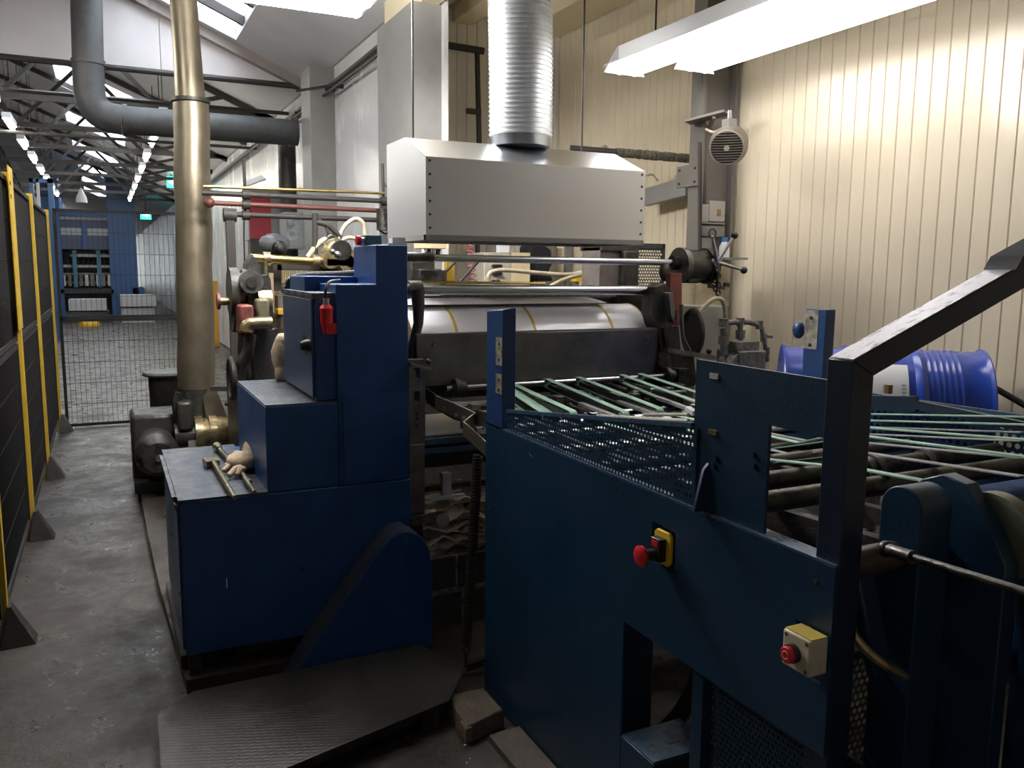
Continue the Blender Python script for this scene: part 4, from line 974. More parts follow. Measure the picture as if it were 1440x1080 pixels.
# star handle with ball knobs
hub = R_(1009, 369, 3.42)
sh_ = part('star_hub', MB().cyl(R_(999, 372, 3.46), hub, .038, .030, 16), steel2, pz)
for x, y, kn in ((1033, 331, 1), (1046, 380, 1), (1002, 333, 0), (1009, 405, 2)):
    e = R_(x, y, 3.40)
    part('handle_bar', MB().tube([hub, e], [.011, .007], 10), shaftm if kn != 2 else steel, pz)
    if kn == 1: part('ball_knob', MB().ball(e, .019, 16), blk, pz)
    if kn == 0: part('ball_knob', MB().ball(e, .007, 10), creamhose, pz)
for k in range(6):
    part('chain_link', MB().tube(arc(R_(1006 + (k % 2) * 4, 382 + k * 6, 3.42), .013, 0, 360, 10, 'y' if k % 2 else 'x')[:-1], .005, 6, closed=True), steel, pz)
for x, y in ((1016, 404), (1022, 400), (1000, 402)): part('chain_hook', MB().bar(R_(x - 4, y, 3.42), R_(x + 3, y + 1, 3.42), .012, .02), steel, pz)
# hand wheel seen at an angle
wc = R_(974, 467, 3.5)
wh_ = [wc + Vector((.03 * math.cos(2 * PI * k / 32) * 1.0, .12 * math.cos(2 * PI * k / 32), .115 * math.sin(2 * PI * k / 32))) for k in range(32)]
part('hand_wheel', MB().tube(wh_, .013, 8, closed=True), iron, pz)
part('wheel_disc', MB().tube2([wc, wc + Vector((.012, -.003, 0))], [.10, .10], Vector((.97, -.24, 0)).normalized(), 32), darkduct, pz)
part('curved_rail', MB().tube(bez([R_(958, 428, 3.4), R_(959, 455, 3.4), R_(961, 475, 3.4), R_(970, 493, 3.4)]), .010, 8), steel2, pz)
part('lever_plate', MB().bar(R_(936, 492, 3.36), R_(1004, 503, 3.40), .03, .022), steel2, pz)
for x, y, r in ((932, 500, .018), (933, 510, .022), (972, 535, .03), (984, 540, .02), (962, 530, .03)): part('pivot', MB().cyl(R_(x, y, 3.36), R_(x, y, 3.42), r, n=16), steel, pz)
part('strut', MB().bar(R_(934, 460, 3.38), R_(938, 495, 3.38), .025, .03, (0, 1, 0)), steel, pz)

# ================================================================== blue drive cabinet
YC0 = 3.22
cbn = thing('drive_cabinet', 'stepped royal blue machine cabinet with a tall tower on its right side', 'machine cabinet', (.65, YC0, 0))
lowx, midx, tcx, twx, rx = .205, .522, .80, .961, 1.092
part('lower_casing', MB().box(lowx, rx + .005, YC0, 4.16, .14, .735), blue, cbn, bev=.005)
part('casing_top', MB().box(lowx - .004, midx, YC0 - .004, 4.17, .736, .745), bluetop, cbn, 'scuffed grey-blue top plate')
part('middle_casing', MB().box(midx, tcx, YC0 + .003, 3.97, .737, 1.072), blue, cbn, bev=.004)
part('middle_top', MB().box(midx + .002, tcx, YC0 + .005, 3.968, 1.0725, 1.078), bluetop, cbn, 'scuffed grey-blue top plate')
part('tower', MB().prism([(tcx, .737), (rx, .737), (rx, 1.686), (twx, 1.686), (twx, 1.532), (tcx, 1.532)], 'y', YC0 + .003, 3.55), blue, cbn, bev=.004)
part('hinge_strip', MB().box(lowx - .014, lowx, 3.26, 4.12, .70, .72), steel2, cbn); part('hinge_strip', MB().box(lowx - .02, lowx - .004, 3.30, 4.08, .725, .74), bluetop, cbn)
part('side_grille', MB().perf((lowx - .004, 4.05, .16), (0, -1, 0), (0, 0, 1), .36, lambda u: .52, .03, .012), blue, cbn, smooth=None)
part('side_panel', MB().box(lowx - .008, lowx, 3.24, 3.66, .16, .69), blue, cbn, bev=.002)
bolts(cbn, [(lowx - .008, 3.30, .36), (lowx - .008, 3.30, .26), (lowx - .008, 3.62, .5)], (-1, 0, 0), .008, .003, steel2)
part('access_door', MB().box(tcx + .02, rx - .012, YC0 - .002, YC0 + .003, .74, 1.10), blue, cbn)
part('scratch', MB().box(.358, .3615, YC0 - .001, YC0, .385, .425), whitelamp, cbn, 'short white paint scratch')
part('hole_plug', MB().cyl((.645, YC0 - .003, .42), (.645, YC0 + .001, .42), .009), blk, cbn)
bolts(cbn, [(1.06, YC0, 1.04), (1.065, YC0, .80), (1.06, YC0, 1.52)], (0, -1, 0), .006, .002, blue, 'screw')
part('latch', MB().box(1.035, 1.055, YC0 - .003, YC0 + .003, .985, 1.0), blue, cbn)
part('foot', MB().box(.215, .262, YC0 + .01, YC0 + .09, 0.0, .14), iron, cbn); part('foot', MB().box(.215, .262, 4.04, 4.12, 0.055, .14), iron, cbn)
part('base_plinth', MB().box(.40, 1.09, YC0 + .12, 4.1, .056, .14), iron, cbn)
part('side_skid', MB().box(.19, .225, 3.3, 4.15, .056, .11), iron, cbn)
# swept gusset
gp_o = [(393, 957), (412, 925), (431, 893), (455, 860), (478, 826), (500, 795), (521, 765), (535, 748), (550, 738), (563, 736), (576, 742), (586, 752), (592, 766), (595, 800), (595, 902)]
gl = [(P(x, y, Y=3.20).x, max(.0, P(x, y, Y=3.20).z)) for x, y in gp_o]
part('gusset', MB().prism(gl[::-1], 'y', 3.09, 3.218), blue, cbn, 'swept triangular blue gusset', .003)
gs = part('gusset_rim', MB().ribbon([(x, 3.155, z + .0015) for x, z in gl[:13]], (0, .122, 0), .003), mat('dusty_blue_edge', (.06, .075, .10), .5, 0, (.035, .05, .085), 12, .5, .15, 90), cbn, 'dusty grey-blue curved edge', smooth=60)
part('scratch', MB().box(1.03, 1.033, 3.0885, 3.0898, .50, .535), steel2, cbn)
# control box on the middle step
cx_, cz0, cz1 = .722, 1.08, 1.495
bx = part('control_box', MB().box(cx_, .805, YC0 + .02, 3.84, cz0, cz1), blue, cbn, bev=.004)
part('box_lid', MB().box(cx_ - .012, .80, YC0 + .015, 3.85, cz1 - .014, cz1 + .004), bluetop, bx)
part('box_door', MB().box(cx_ - .012, cx_, YC0 + .035, 3.82, cz0 + .012, cz1 - .02), mat('grey_blue_door', (.035, .07, .15), .38, 0, (.028, .055, .12), 6, .5, .1, 120), bx, bev=.003)
kp = P(433, 486, X=cx_ - .02)
part('dial_plate', MB().cyl((cx_ - .014, kp.y + .09, kp.z - .005), (cx_ - .012, kp.y + .09, kp.z - .005), .046, n=20), blk, bx)
part('rotary_handle', MB().tube2([Vector((cx_ - .014, kp.y, kp.z)), Vector((cx_ - .03, kp.y, kp.z)), Vector((cx_ - .05, kp.y, kp.z))], [.026, .024, .015], Vector((-1, 0, 0)), 16), blk, bx)
part('key_lock', MB().box(cx_ - .016, cx_, 3.30, 3.33, 1.27, 1.285), steel2, bx)
part('back_box', MB().box(.74, .96, 3.5, 3.8, 1.3, 1.56), blue, cbn, bev=.004)
# conduit hose over the top, cable and red plug
T_ = lambda x, y, Y: P(x, y, Y=Y)
cv = bez([T_(402, 408, 3.9), T_(408, 394, 3.88), T_(425, 388, 3.85), T_(470, 386, 3.7), T_(505, 384, 3.55)], 14)
part('conduit_hose', MB().tube(cv, [.0135 + .0025 * (k % 2) for k in range(len(cv))], 10), blk, cbn, 'black corrugated hose')
part('cable', MB().tube(bez([T_(458, 425, 3.2), T_(458, 408, 3.2), T_(463, 397, 3.22), T_(478, 394, 3.25)]), .006, 8), blk, cbn)
pg_ = T_(459, 450, 3.2)
part('plug_body', MB().tube([pg_ + Vector((0, 0, .058)), pg_ + Vector((0, 0, .045)), pg_ + Vector((0, 0, -.01)), pg_ + Vector((.006, 0, -.05))], [.016, .026, .023, .018], 10), redp, cbn, 'red plug')
part('plug_flap', MB().box(pg_.x - .004, pg_.x + .03, 3.165, 3.18, pg_.z - .052, pg_.z - .012), redp, cbn, 'red plug cover')
part('plug_nut', MB().cyl(pg_ + Vector((0, 0, .056)), pg_ + Vector((0, 0, .082)), .012), mat('grey_plastic', (.30, .29, .26), .5), cbn)
# things on top of the tower
part('stop_box', MB().box(T_(510, 333, 3.4).x, T_(533, 333, 3.4).x, 3.36, 3.46, 1.687, T_(520, 331, 3.4).z), tealp, cbn, 'dark green button box', .003)
part('stop_button', MB().cyl(T_(501, 338, 3.38), T_(507, 338, 3.38), .02), redp, cbn, 'red stop button'); part('button_stem', MB().cyl(T_(507, 338, 3.38), T_(513, 338, 3.38), .012), shaftm, cbn)
part('pale_bracket', MB().box(T_(542, 340, 3.5).x, T_(568, 340, 3.5).x, 3.46, 3.56, 1.687, 1.70), fargrey, cbn); part('pale_bracket', MB().box(T_(550, 335, 3.5).x, T_(568, 335, 3.5).x, 3.48, 3.54, 1.70, 1.725), fargrey, cbn)

# loose things on the cabinet
def wrench(name, lab, a, b, r, mt, jaw):
    t = thing(name, lab, 'tool', a); a = Vector(a); b = Vector(b); d = (b - a).normalized(); sd_ = d.cross(Vector((0, 0, 1))).normalized()
    part('handle', MB().tube([a, b], [r, r * .75], 10), mt, t)
    if jaw == 'jaw':
        part('jaw', MB().bar(a - d * .05, a + d * .02, .05, .022), mt, t); part('jaw', MB().bar(a - d * .05 + sd_ * .03, a + d * .035 + sd_ * .022, .018, .026), mt, t)
    if jaw == 'socket': part('socket', MB().cyl(a - d * .04, a + d * .03, .021, .014, 12), mt, t)
    return t
wm = mat('worn_brass_steel', (.32, .28, .19), .35, .9, (.14, .12, .08), 30, .5)
zt = .746
def T(x, y, h=.020): return P(x, y, Z=zt + h)
wrench('pipe_wrench', 'adjustable wrench with a long dark blue handle on the blue cabinet top', T(300, 650), T(330, 700), .012, wm, 'jaw')
solo('steel_strip', 'flat dark strip lying across the blue cabinet top', 'strip', MB().bar(T(297, 655, .002), T(325, 698, .002), .02, .004), iron)
wrench('box_spanner', 'long tubular spanner poking out from under the tan glove', T(307, 630), T(352, 678), .011, wm, 'socket')
wrench('tommy_bar', 'short thick steel bar beside the tan glove', T(344, 672), T(358, 692), .010, wm, None)
gl_ = MB(); gc = T(345, 645, .03)
random.seed(3)
glv = thing('work_glove', 'crumpled tan work glove lying on the tools', 'glove', T(338, 655, 0))
pm_ = MB().ball(T(341, 648, .04), .066, 20, (1.0, 1.2, .62))
gg = part('palm', pm_, ragm, glv)
dsp = gg.modifiers.new('d', 'DISPLACE'); tx = bpy.data.textures.new('crumple', 'CLOUDS'); tx.noise_scale = .03; dsp.texture = tx; dsp.strength = .022
part('cuff', MB().tube([T(350, 650, .035), T(354, 640, .05), T(357, 630, .058)], [.04, .043, .047], 14, False), ragm, glv)
for (a, b, r) in (((336, 652), (314, 662), .012), ((338, 658), (322, 669), .012), ((342, 660), (334, 668), .012), ((334, 648), (318, 655), .011), ((346, 640), (344, 630), .012)):
    pa_ = T(*a, .03); pb_ = T(*b, .016); part('finger', MB().tube([pa_, pa_.lerp(pb_, .5) + Vector((0, 0, .012)), pb_, pb_ + (pb_ - pa_) * .08], [r * 1.2, r, r * .9, r * .35], 10), ragm, glv)

# ================================================================== slotted steel upright and linkage between the machines
up = thing('slotted_upright', 'worn steel upright with square slots beside the blue tower', 'upright', (1.14, 3.26, .5))
ux0, ux1, uy = 1.102, 1.172, 3.25
uz0, uz1 = .56, 1.225
slots = [(1.145, 1.19), (1.05, 1.095)]
ub = MB(); ub.box(ux0, ux0 + .022, uy, uy + .05, .87, uz1); ub.box(ux1 - .022, ux1, uy, uy + .05, .87, uz1)
ub.box(ux0 + .022, ux1 - .022, uy, uy + .05, .87, 1.05); ub.box(ux0 + .022, ux1 - .022, uy, uy + .05, 1.095, 1.145); ub.box(ux0 + .022, ux1 - .022, uy, uy + .05, 1.19, uz1)
part('slotted_bar', ub, steel2, up); part('lower_bar', MB().box(ux0 - .002, ux1 - .005, uy - .005, uy + .05, .56, .872), steel2, up, bev=.002)
bolts(up, [(1.135, uy, z) for z in (1.0, .95, 1.03 - .05)], (0, -1, 0), .007, .002, blk, 'bolt_hole')
part('lower_leg', MB().box(ux0 + .0, ux1 - .01, uy + .01, uy + .05, .0, .56), iron, up)
part('clip_plate', MB().bar(P(576, 512, Y=3.2), P(604, 519, Y=3.2), .05, .01), steel2, up); part('ball_knob', MB().ball(P(602, 509, Y=3.2), .013, 12), blk, up)
part('roller_arm', MB().bar(P(578, 733, Y=3.2), P(625, 724, Y=3.2), .02, .035), steel2, up); part('arm_roller', MB().cyl(P(623, 731, Y=3.17), P(623, 731, Y=3.25), .028, n=24), steel2, up)
sp = thing('tension_spring', 'long dark coil spring hooked between a zigzag bracket and the floor', 'spring', P(656, 935, Z=0))
s0, s1 = P(672, 640, Y=2.86), P(656, 905, Y=2.90)
part('coil', coil(s0, s1, .0165, .0048, 62, 12, 6), iron, sp, smooth=60)
part('core', MB().tube([s0, s1], .011, 8), iron, sp)
e0 = P(655, 938, Y=2.90); e0.z = max(e0.z, .01)
part('hook', MB().tube(arc(s1.lerp(e0, .25), .013, 0, 360, 12)[:-1], .004, 6, closed=True), iron, sp); part('hook_rod', MB().tube([s1.lerp(e0, .4), e0], .006, 8), iron, sp)
part('anchor_bar', MB().bar(e0, e0 + Vector((.13, -.02, .03)), .03, .03), iron, sp)
zb = mat('tan_steel_strip', (.30, .28, .22), .4, .6)
br = thing('zigzag_bracket', 'bent zigzag steel strip holding the top of the coil spring', 'bracket', P(655, 600, Y=2.9))
part('strip', MB().ribbon([P(612, 565, Y=3.25), P(640, 577, Y=3.05), P(668, 590, Y=2.93), P(652, 603, Y=2.9), P(664, 613, Y=2.87), P(684, 632, Y=2.8)], (0, 0, .055), .005), zb, br, smooth=20)
part('long_strip', MB().ribbon([P(600, 556, Y=3.30), P(614, 566, Y=3.24), P(640, 580, Y=3.1), P(690, 592, Y=2.82)], (0, 0, .06), .006), steel, br, smooth=20)
bolts(br, [P(626, 574, Y=3.12), P(641, 583, Y=3.02), P(651, 587, Y=2.96)], (0, -1, 0), .008, .006, shaftm)

# below: sheets, rags and the block wall
bw = thing('block_wall', 'low oily concrete block wall with pale mortar under the press', 'wall', (1.5, 3.45, 0))
bxs = [(1.10, 1.385), (1.395, 1.70), (1.71, 2.0)]
for r_ in range(2):
    off = 0 if r_ == 0 else -.03
    for a, b in bxs: part('block', MB().box(a + off, b + off, 3.36, 3.55, .012 + .165 * r_ - (.0 if r_ else .01), .165 * (r_ + 1) - .008), blockm, bw, bev=.006)
part('mortar_bed', MB().box(1.08, 2.0, 3.366, 3.545, 0, .33), mortar, bw)
rg = thing('rag_heap', 'heap of dirty tan rags and card on the block wall', 'rags', (1.5, 3.45, .33))
random.seed(5)
for k in range(16):
    x = 1.22 + random.random() * .42; y = 3.40 + random.random() * .10; z = .34 + k * .017
    w = .10 + random.random() * .08; pts = []
    n = 9; mbk = MB(); vs = []; fs = []
    ph = random.random() * 6
    for i in range(n):
        for j in range(5):
            vs.append((x + (i / (n - 1) - .5) * 2 * w, y + (j / 4 - .5) * .16, z + .018 * math.sin(i * 1.4 + ph + j * .6) + .01 * math.cos(j * 2 + ph)))
    for i in range(n - 1):
        for j in range(4): fs.append((i * 5 + j, (i + 1) * 5 + j, (i + 1) * 5 + j + 1, i * 5 + j + 1))
    mbk.add(vs, fs); o = part('rag_fold', mbk, [sheetm, ragm][k % 3 == 0], rg, smooth=60)
    so_ = o.modifiers.new('s', 'SOLIDIFY'); so_.thickness = .008
part('rag_bundle', MB().ball((1.27, 3.40, .45), .07, 16, (1.2, .8, .7)), mat('grey_rag', (.30, .28, .25), .9, 0, (.2, .18, .16), 10, .5), rg)
tr = thing('sheet_tray', 'bright metal tray and dark cross rails low in the gap under the press', 'tray', (1.45, 3.5, .8))
a = P(597, 602, Y=3.66); b = P(668, 622, Y=3.45)
part('tray_plate', MB().hexa([(1.20, 3.42, .865), (1.9, 3.42, .865), (1.9, 3.72, .90), (1.20, 3.72, .90), (1.20, 3.42, .872), (1.9, 3.42, .872), (1.9, 3.72, .907), (1.20, 3.72, .907)]), mat('bright_sheet', (.62, .64, .68), .3, .5), tr, smooth=None)
for z in (.83, .79, .62): part('cross_rail', MB().box(1.17, 2.3, 3.40, 3.44, z, z + .025), tealworn if z > .7 else steel, tr)
part('hanging_bracket', MB().box(1.30, 1.34, 3.38, 3.42, .60, .70), fargrey, tr); part('hanging_bracket', MB().box(1.20, 1.40, 3.37, 3.40, .585, .60), fargrey, tr)
part('yellow_bar', MB().tube([(1.2, 3.6, .52), (1.5, 3.6, .54)], .02, 8), goldbr, tr)

# ================================================================== blue feeder / delivery table on the right
fd = thing('feeder_table', 'dark blue conveyor machine with green belts filling the right foreground', 'conveyor', (1.85, 2.0, 0))
NX = 1.22; FXX = 2.44
def plate(x0, x1, yb_, zb_, skip):
    mb = MB()
    for i in range(len(yb_) - 1):
        for j in range(len(zb_) - 1):
            yc, zc_ = (yb_[i] + yb_[i + 1]) / 2, (zb_[j] + zb_[j + 1]) / 2
            if any(a < yc < b and c < zc_ < d for a, b, c, d in skip): continue
            mb.box(x0, x1, yb_[i], yb_[i + 1], zb_[j], zb_[j + 1])
    return mb
h1 = (1.602, 1.70, .865, .968)     # opening with the yellow stop button
h2 = (1.128, 1.20, .80, .905)      # opening behind the cream box
cut = (1.0, 1.815, -.1, .655)
part('side_panel', plate(NX, NX + .008, [1.108, h2[0], h2[1], h1[0], h1[1], 1.815, 2.74], [0, .655, h2[2], h1[2], h2[3], h1[3], 1.04], [h1, h2, cut]), teal, fd, smooth=None)
part('top_flange', MB().box(NX, NX + .045, 1.108, 2.735, 1.041, 1.047), tealworn, fd, 'scuffed top flange')
part('hole_frame', plate(NX + .009, NX + .012, [h1[0] - .01, h1[0] + .006, h1[1] - .006, h1[1] + .01], [h1[2] - .01, h1[2] + .006, h1[3] - .006, h1[3] + .01], [(h1[0] + .006, h1[1] - .006, h1[2] + .006, h1[3] - .006)]), tealworn, fd, smooth=None)
for (x, y) in ((875, 694), (688, 714), (1148, 817), (600, 655)):
    if x < 680: continue
    p = P(x, y, X=NX); bolts(fd, [p], (-1, 0, 0), .005, .003, brass, 'screw')
for (x0_, y0_, x1_, y1_) in ((744, 637, 748, 643), (943, 892, 952, 912), (866, 750, 870, 762)):
    part('scratch', MB().bar(P(x0_, y0_, X=NX - .0006), P(x1_, y1_, X=NX - .0006), .0012, .0012), tealworn, fd)
# yellow emergency stop
yc_, zc_ = (h1[0] + h1[1]) / 2 - .002, (h1[2] + h1[3]) / 2 - .003
es = part('stop_plate', MB().prism([(yc_ - .034, zc_ - .03), (yc_ - .024, zc_ - .042), (yc_ + .024, zc_ - .042), (yc_ + .034, zc_ - .032), (yc_ + .034, zc_ + .034), (yc_ + .024, zc_ + .044), (yc_ - .024, zc_ + .044), (yc_ - .034, zc_ + .034)], 'x', NX - .004, NX + .006), yelp, fd, 'yellow emergency stop plate', .002)
part('switch_block', MB().box(NX - .026, NX - .004, yc_ - .018, yc_ + .020, zc_ - .03, zc_ + .028), blk, es, bev=.002)
part('red_key', MB().box(NX - .028, NX - .026, yc_ - .012, yc_ + .012, zc_ + .008, zc_ + .022), redp, es)
part('stop_stem', MB().cyl((NX - .026, yc_, zc_ - .012), (NX - .06, yc_, zc_ - .012), .014, n=20), blk, es)
part('stop_button', MB().lathe((NX - .058, yc_, zc_ - .012), (NX - .075, yc_, zc_ - .012), [(0, .017), (.25, .026), (.7, .027), (1, .018)], 28), redp, es, 'red mushroom button')
part('side_block', MB().box(NX + .012, NX + .04, h1[0] + .0, h1[0] + .02, h1[2] + .012, h1[3] - .012), goldbr, fd)
part('inner_box', MB().box(NX + .012, NX + .08, h1[0] - .02, h1[1] + .02, h1[2] - .02, h1[3] + .02), blk, fd)
# cream stop box
cb0 = P(1098, 915, X=1.165); cb1 = P(1137, 925, X=1.165)
ya, yb2 = cb1.y, cb0.y; zc2 = P(1118, 919, X=1.165).z; hh = (yb2 - ya) / 2 * 1.02
sbx = part('button_box', MB().box(1.168, 1.215, ya, yb2, zc2 - hh, zc2 + hh), mat('aged_white_plastic', (.62, .56, .42), .45, 0, (.52, .45, .32), 20, .45), fd, 'aged cream plastic button box', .004)
part('yellow_top', MB().box(1.172, 1.214, ya + .002, yb2 - .002, zc2 + hh, zc2 + hh + .002), mat('dull_yellow_rim', (.55, .40, .08), .5), sbx)
bolts(sbx, [(1.168, y, z) for y in (ya + .009, yb2 - .009) for z in (zc2 - hh + .009, zc2 + hh - .009)], (-1, 0, 0), .0045, .001, mat('brown_screw', (.12, .09, .05), .6), 'corner_screw')
bc = (ya + yb2) / 2 + .004
part('button_ring', MB().cyl((1.168, bc, zc2 - .002), (1.156, bc, zc2 - .002), .0185, n=24), blk, sbx)
part('stop_button', MB().lathe((1.158, bc, zc2 - .002), (1.146, bc, zc2 - .002), [(0, .0165), (.8, .0165), (1, .014)], 24), redp, sbx, 'red round button')
part('button_mark', MB().tube(arc((1.1455, bc, zc2 - .002), .0075, 0, 360, 20, 'x')[:-1], .0013, 5, closed=True), mat('pale_red_print', (.75, .25, .25), .5), sbx)
part('pulley', MB().tube(arc((1.25, 1.165, .84), .04, 0, 360, 24, 'x')[:-1], .016, 8, closed=True), mat('bronze_pulley', (.16, .12, .08), .5, .4), fd)
part('pulley_plate', MB().box(1.262, 1.275, 1.11, 1.22, .76, .93), steel, fd)
# post with raised beam
blkb = mat('blue_black_beam', (.008, .018, .040), .34, 0, (.012, .022, .042), 8, .45, .1, 60)
topglint = mat('beam_top_painted_reflection', (.62, .60, .66), .3, .2, (.10, .08, .10), 26, .40, .1, 80, stretch=(1, 3, 1), sharp=.07)  # white lamp reflection on the beam top put into the colour
b0, b1 = P(1195, 507, Y=1.106), P(1219, 532, Y=1.106)
sl = .385; L_ = 1.15
zt0 = 1.437; zb0 = 1.437 - .062; zb0 = b1.z - sl * (b1.x - NX)
x0_, x1_ = NX + .0085, NX + L_
zbl = zb0 + sl * .057
post = part('post', MB().prism([(x0_, .60), (x0_ + .057, .60), (x0_ + .057, zbl), (x0_, zt0)], 'y', 1.106, 1.166), blkb, fd, 'dark square upright post', .002)
part('raised_beam', MB().prism([(x0_ + .057, zbl), (x1_, zb0 + sl * L_), (x1_, zt0 + sl * L_), (x0_, zt0)], 'y', 1.1061, 1.1659), blkb, fd, 'blue-black raised box beam', .002)
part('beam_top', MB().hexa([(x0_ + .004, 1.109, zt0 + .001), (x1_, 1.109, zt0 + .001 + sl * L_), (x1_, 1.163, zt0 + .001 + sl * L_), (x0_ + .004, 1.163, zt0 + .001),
                            (x0_ + .004, 1.109, zt0 + .003), (x1_, 1.109, zt0 + .003 + sl * L_), (x1_, 1.163, zt0 + .003 + sl * L_), (x0_ + .004, 1.163, zt0 + .003)]), topglint, fd, 'scratched top face, white lamp reflection painted on', smooth=None)
part('beam_cap', MB().hexa([(1.66, 1.10, zt0 + sl * .44 - .0), (x1_, 1.10, zt0 + sl * L_), (x1_, 1.17, zt0 + sl * L_), (1.66, 1.17, zt0 + sl * .44),
                            (1.68, 1.10, zt0 + sl * .46 + .02), (x1_, 1.10, zt0 + sl * L_ + .02), (x1_, 1.17, zt0 + sl * L_ + .02), (1.68, 1.17, zt0 + sl * .46 + .02)]), mat('dark_cap', (.03, .03, .035), .5), fd)
part('far_post', MB().box(x1_ - .06, x1_, 1.106, 1.166, .6, zb0 + sl * L_), teal, fd)
# bracket plate with window
bp_ = plate(NX + .010, NX + .018, [1.166, 1.314, 1.56], [1.048, 1.068, 1.282, 1.395], [(1.166, 1.314, 1.068, 1.282), (1.10, 1.314, 1.0, 1.068)])
part('bracket_plate', bp_, teal, fd, smooth=None)
part('stiffener', MB().add([(NX - .028, 1.50, 1.048), (NX + .01, 1.50, 1.048), (NX + .01, 1.508, 1.048), (NX - .028, 1.508, 1.048), (NX - .004, 1.50, 1.145), (NX + .01, 1.50, 1.16), (NX + .01, 1.508, 1.16), (NX - .004, 1.508, 1.145)],
     [(3, 2, 1, 0), (4, 5, 6, 7), (0, 1, 5, 4), (1, 2, 6, 5), (2, 3, 7, 6), (3, 0, 4, 7)]), teal, fd)
for x, y in ((1005, 529), (1003, 608)):
    p = P(x, y, X=NX + .0095); part('slot', MB().box(NX + .006, NX + .0098, p.y - .014, p.y + .014, p.z - .006, p.z + .006), fargrey if y < 550 else goldbr, fd, 'pale slot insert')
for x, y in ((1008, 645), (1061, 640), (1005, 655), (1062, 655)):
    p = P(x, y, X=NX + .01); bolts(fd, [p], (-1, 0, 0), .007, .008, teal)
# guide post at the press end of the near side
gpz = 1.455
part('guide_post', MB().hexa([(NX, 2.60, 1.04), (NX + .05, 2.60, 1.04), (NX + .05, 2.735, 1.04), (NX, 2.735, 1.04), (NX, 2.60, gpz + .004), (NX + .05, 2.60, gpz + .012), (NX + .05, 2.735, gpz), (NX, 2.735, gpz - .006)]), postblue, fd, 'flat blue guide post', .002)
part('bare_patch', MB().box(NX - .002, NX, 2.602, 2.652, 1.265, 1.362), barepatch, fd, 'bare metal patch'); part('bare_patch', MB().box(NX - .002, NX, 2.602, 2.652, 1.165, 1.235), barepatch, fd)
bolts(fd, [(NX - .002, 2.625, z) for z in (1.34, 1.285, 1.215, 1.18)], (-1, 0, 0), .006, .0015, blk, 'bolt_hole')
# perforated guard on the near side
gh = lambda u: .066 + (1.235 - 1.109) * min(1, u / 1.0)
part('punched_guard', MB().perf((NX + .004, 2.57, 1.047), (0, -1, 0), (0, 0, 1), 1.03, gh, .0155, .0045), teal, fd, 'dark blue punched guard', smooth=None)
part('guard_edge', MB().bar((NX + .006, 2.57, 1.047 + gh(0)), (NX + .006, 1.56, 1.047 + gh(1.0)), .01, .012), tealworn, fd)
p = P(828, 590, X=NX + .03); part('wing_nut', MB().ball(p, .011, 8, (1, 1.6, 1)), mat('rusty_nut', (.22, .15, .09), .6), fd); part('wing_nut', MB().tube(arc(p + Vector((0, .02, .005)), .011, 0, 360, 10, 'x')[:-1], .003, 5, closed=True), bpy.data.materials['rusty_nut'], fd)
# far side panel and guard
part('far_panel', MB().box(FXX, FXX + .008, 1.0, 2.74, 0.35, 1.02), teal, fd)
part('far_guard', MB().perf((FXX, 2.55, 1.02), (0, -1, 0), (0, 0, 1), 1.5, lambda u: .135 + .02 * u, .026, .0085), teal, fd, 'dark blue punched guard', smooth=None)
part('far_flange', MB().bar((FXX, 2.55, 1.157), (FXX, 1.05, 1.187), .012, .012), tealworn, fd)
pts = [P(1216, 560, X=2.36), P(1260, 562, X=2.36), P(1310, 572, X=2.34), P(1440, 598, X=2.30)]
part('sloping_bar', MB().bar(P(1200, 566, X=2.38), P(1290, 568, X=2.38), .02, .05).bar(P(1285, 568, X=2.38), P(1445, 601, X=2.36), .02, .028), blkb, fd)
p = P(1248, 553, X=2.38); part('lock_nut', MB().cyl(p, p + Vector((0, 0, .03)), .016, n=8), bpy.data.materials['rusty_nut'], fd)
fpx = FXX + .02
q0, q1 = P(1133, 432, X=fpx), P(1162, 432, X=fpx)
part('guide_post', MB().box(fpx, fpx + .05, q1.y, q0.y, .9, 1.455), postblue, fd, 'far blue guide post', .002)
part('bare_patch', MB().box(fpx - .002, fpx, q0.y - .07, q0.y - .004, 1.30, 1.45), barepatch, fd)
bolts(fd, [(fpx - .002, q0.y - .035, 1.42), (fpx - .002, q0.y - .035, 1.315)], (-1, 0, 0), .008, .002, blk, 'bolt_hole')
part('post_knob', MB().ball((fpx, q0.y + .03, 1.37), .035, 12, (.6, .8, 1)), postblue, fd)
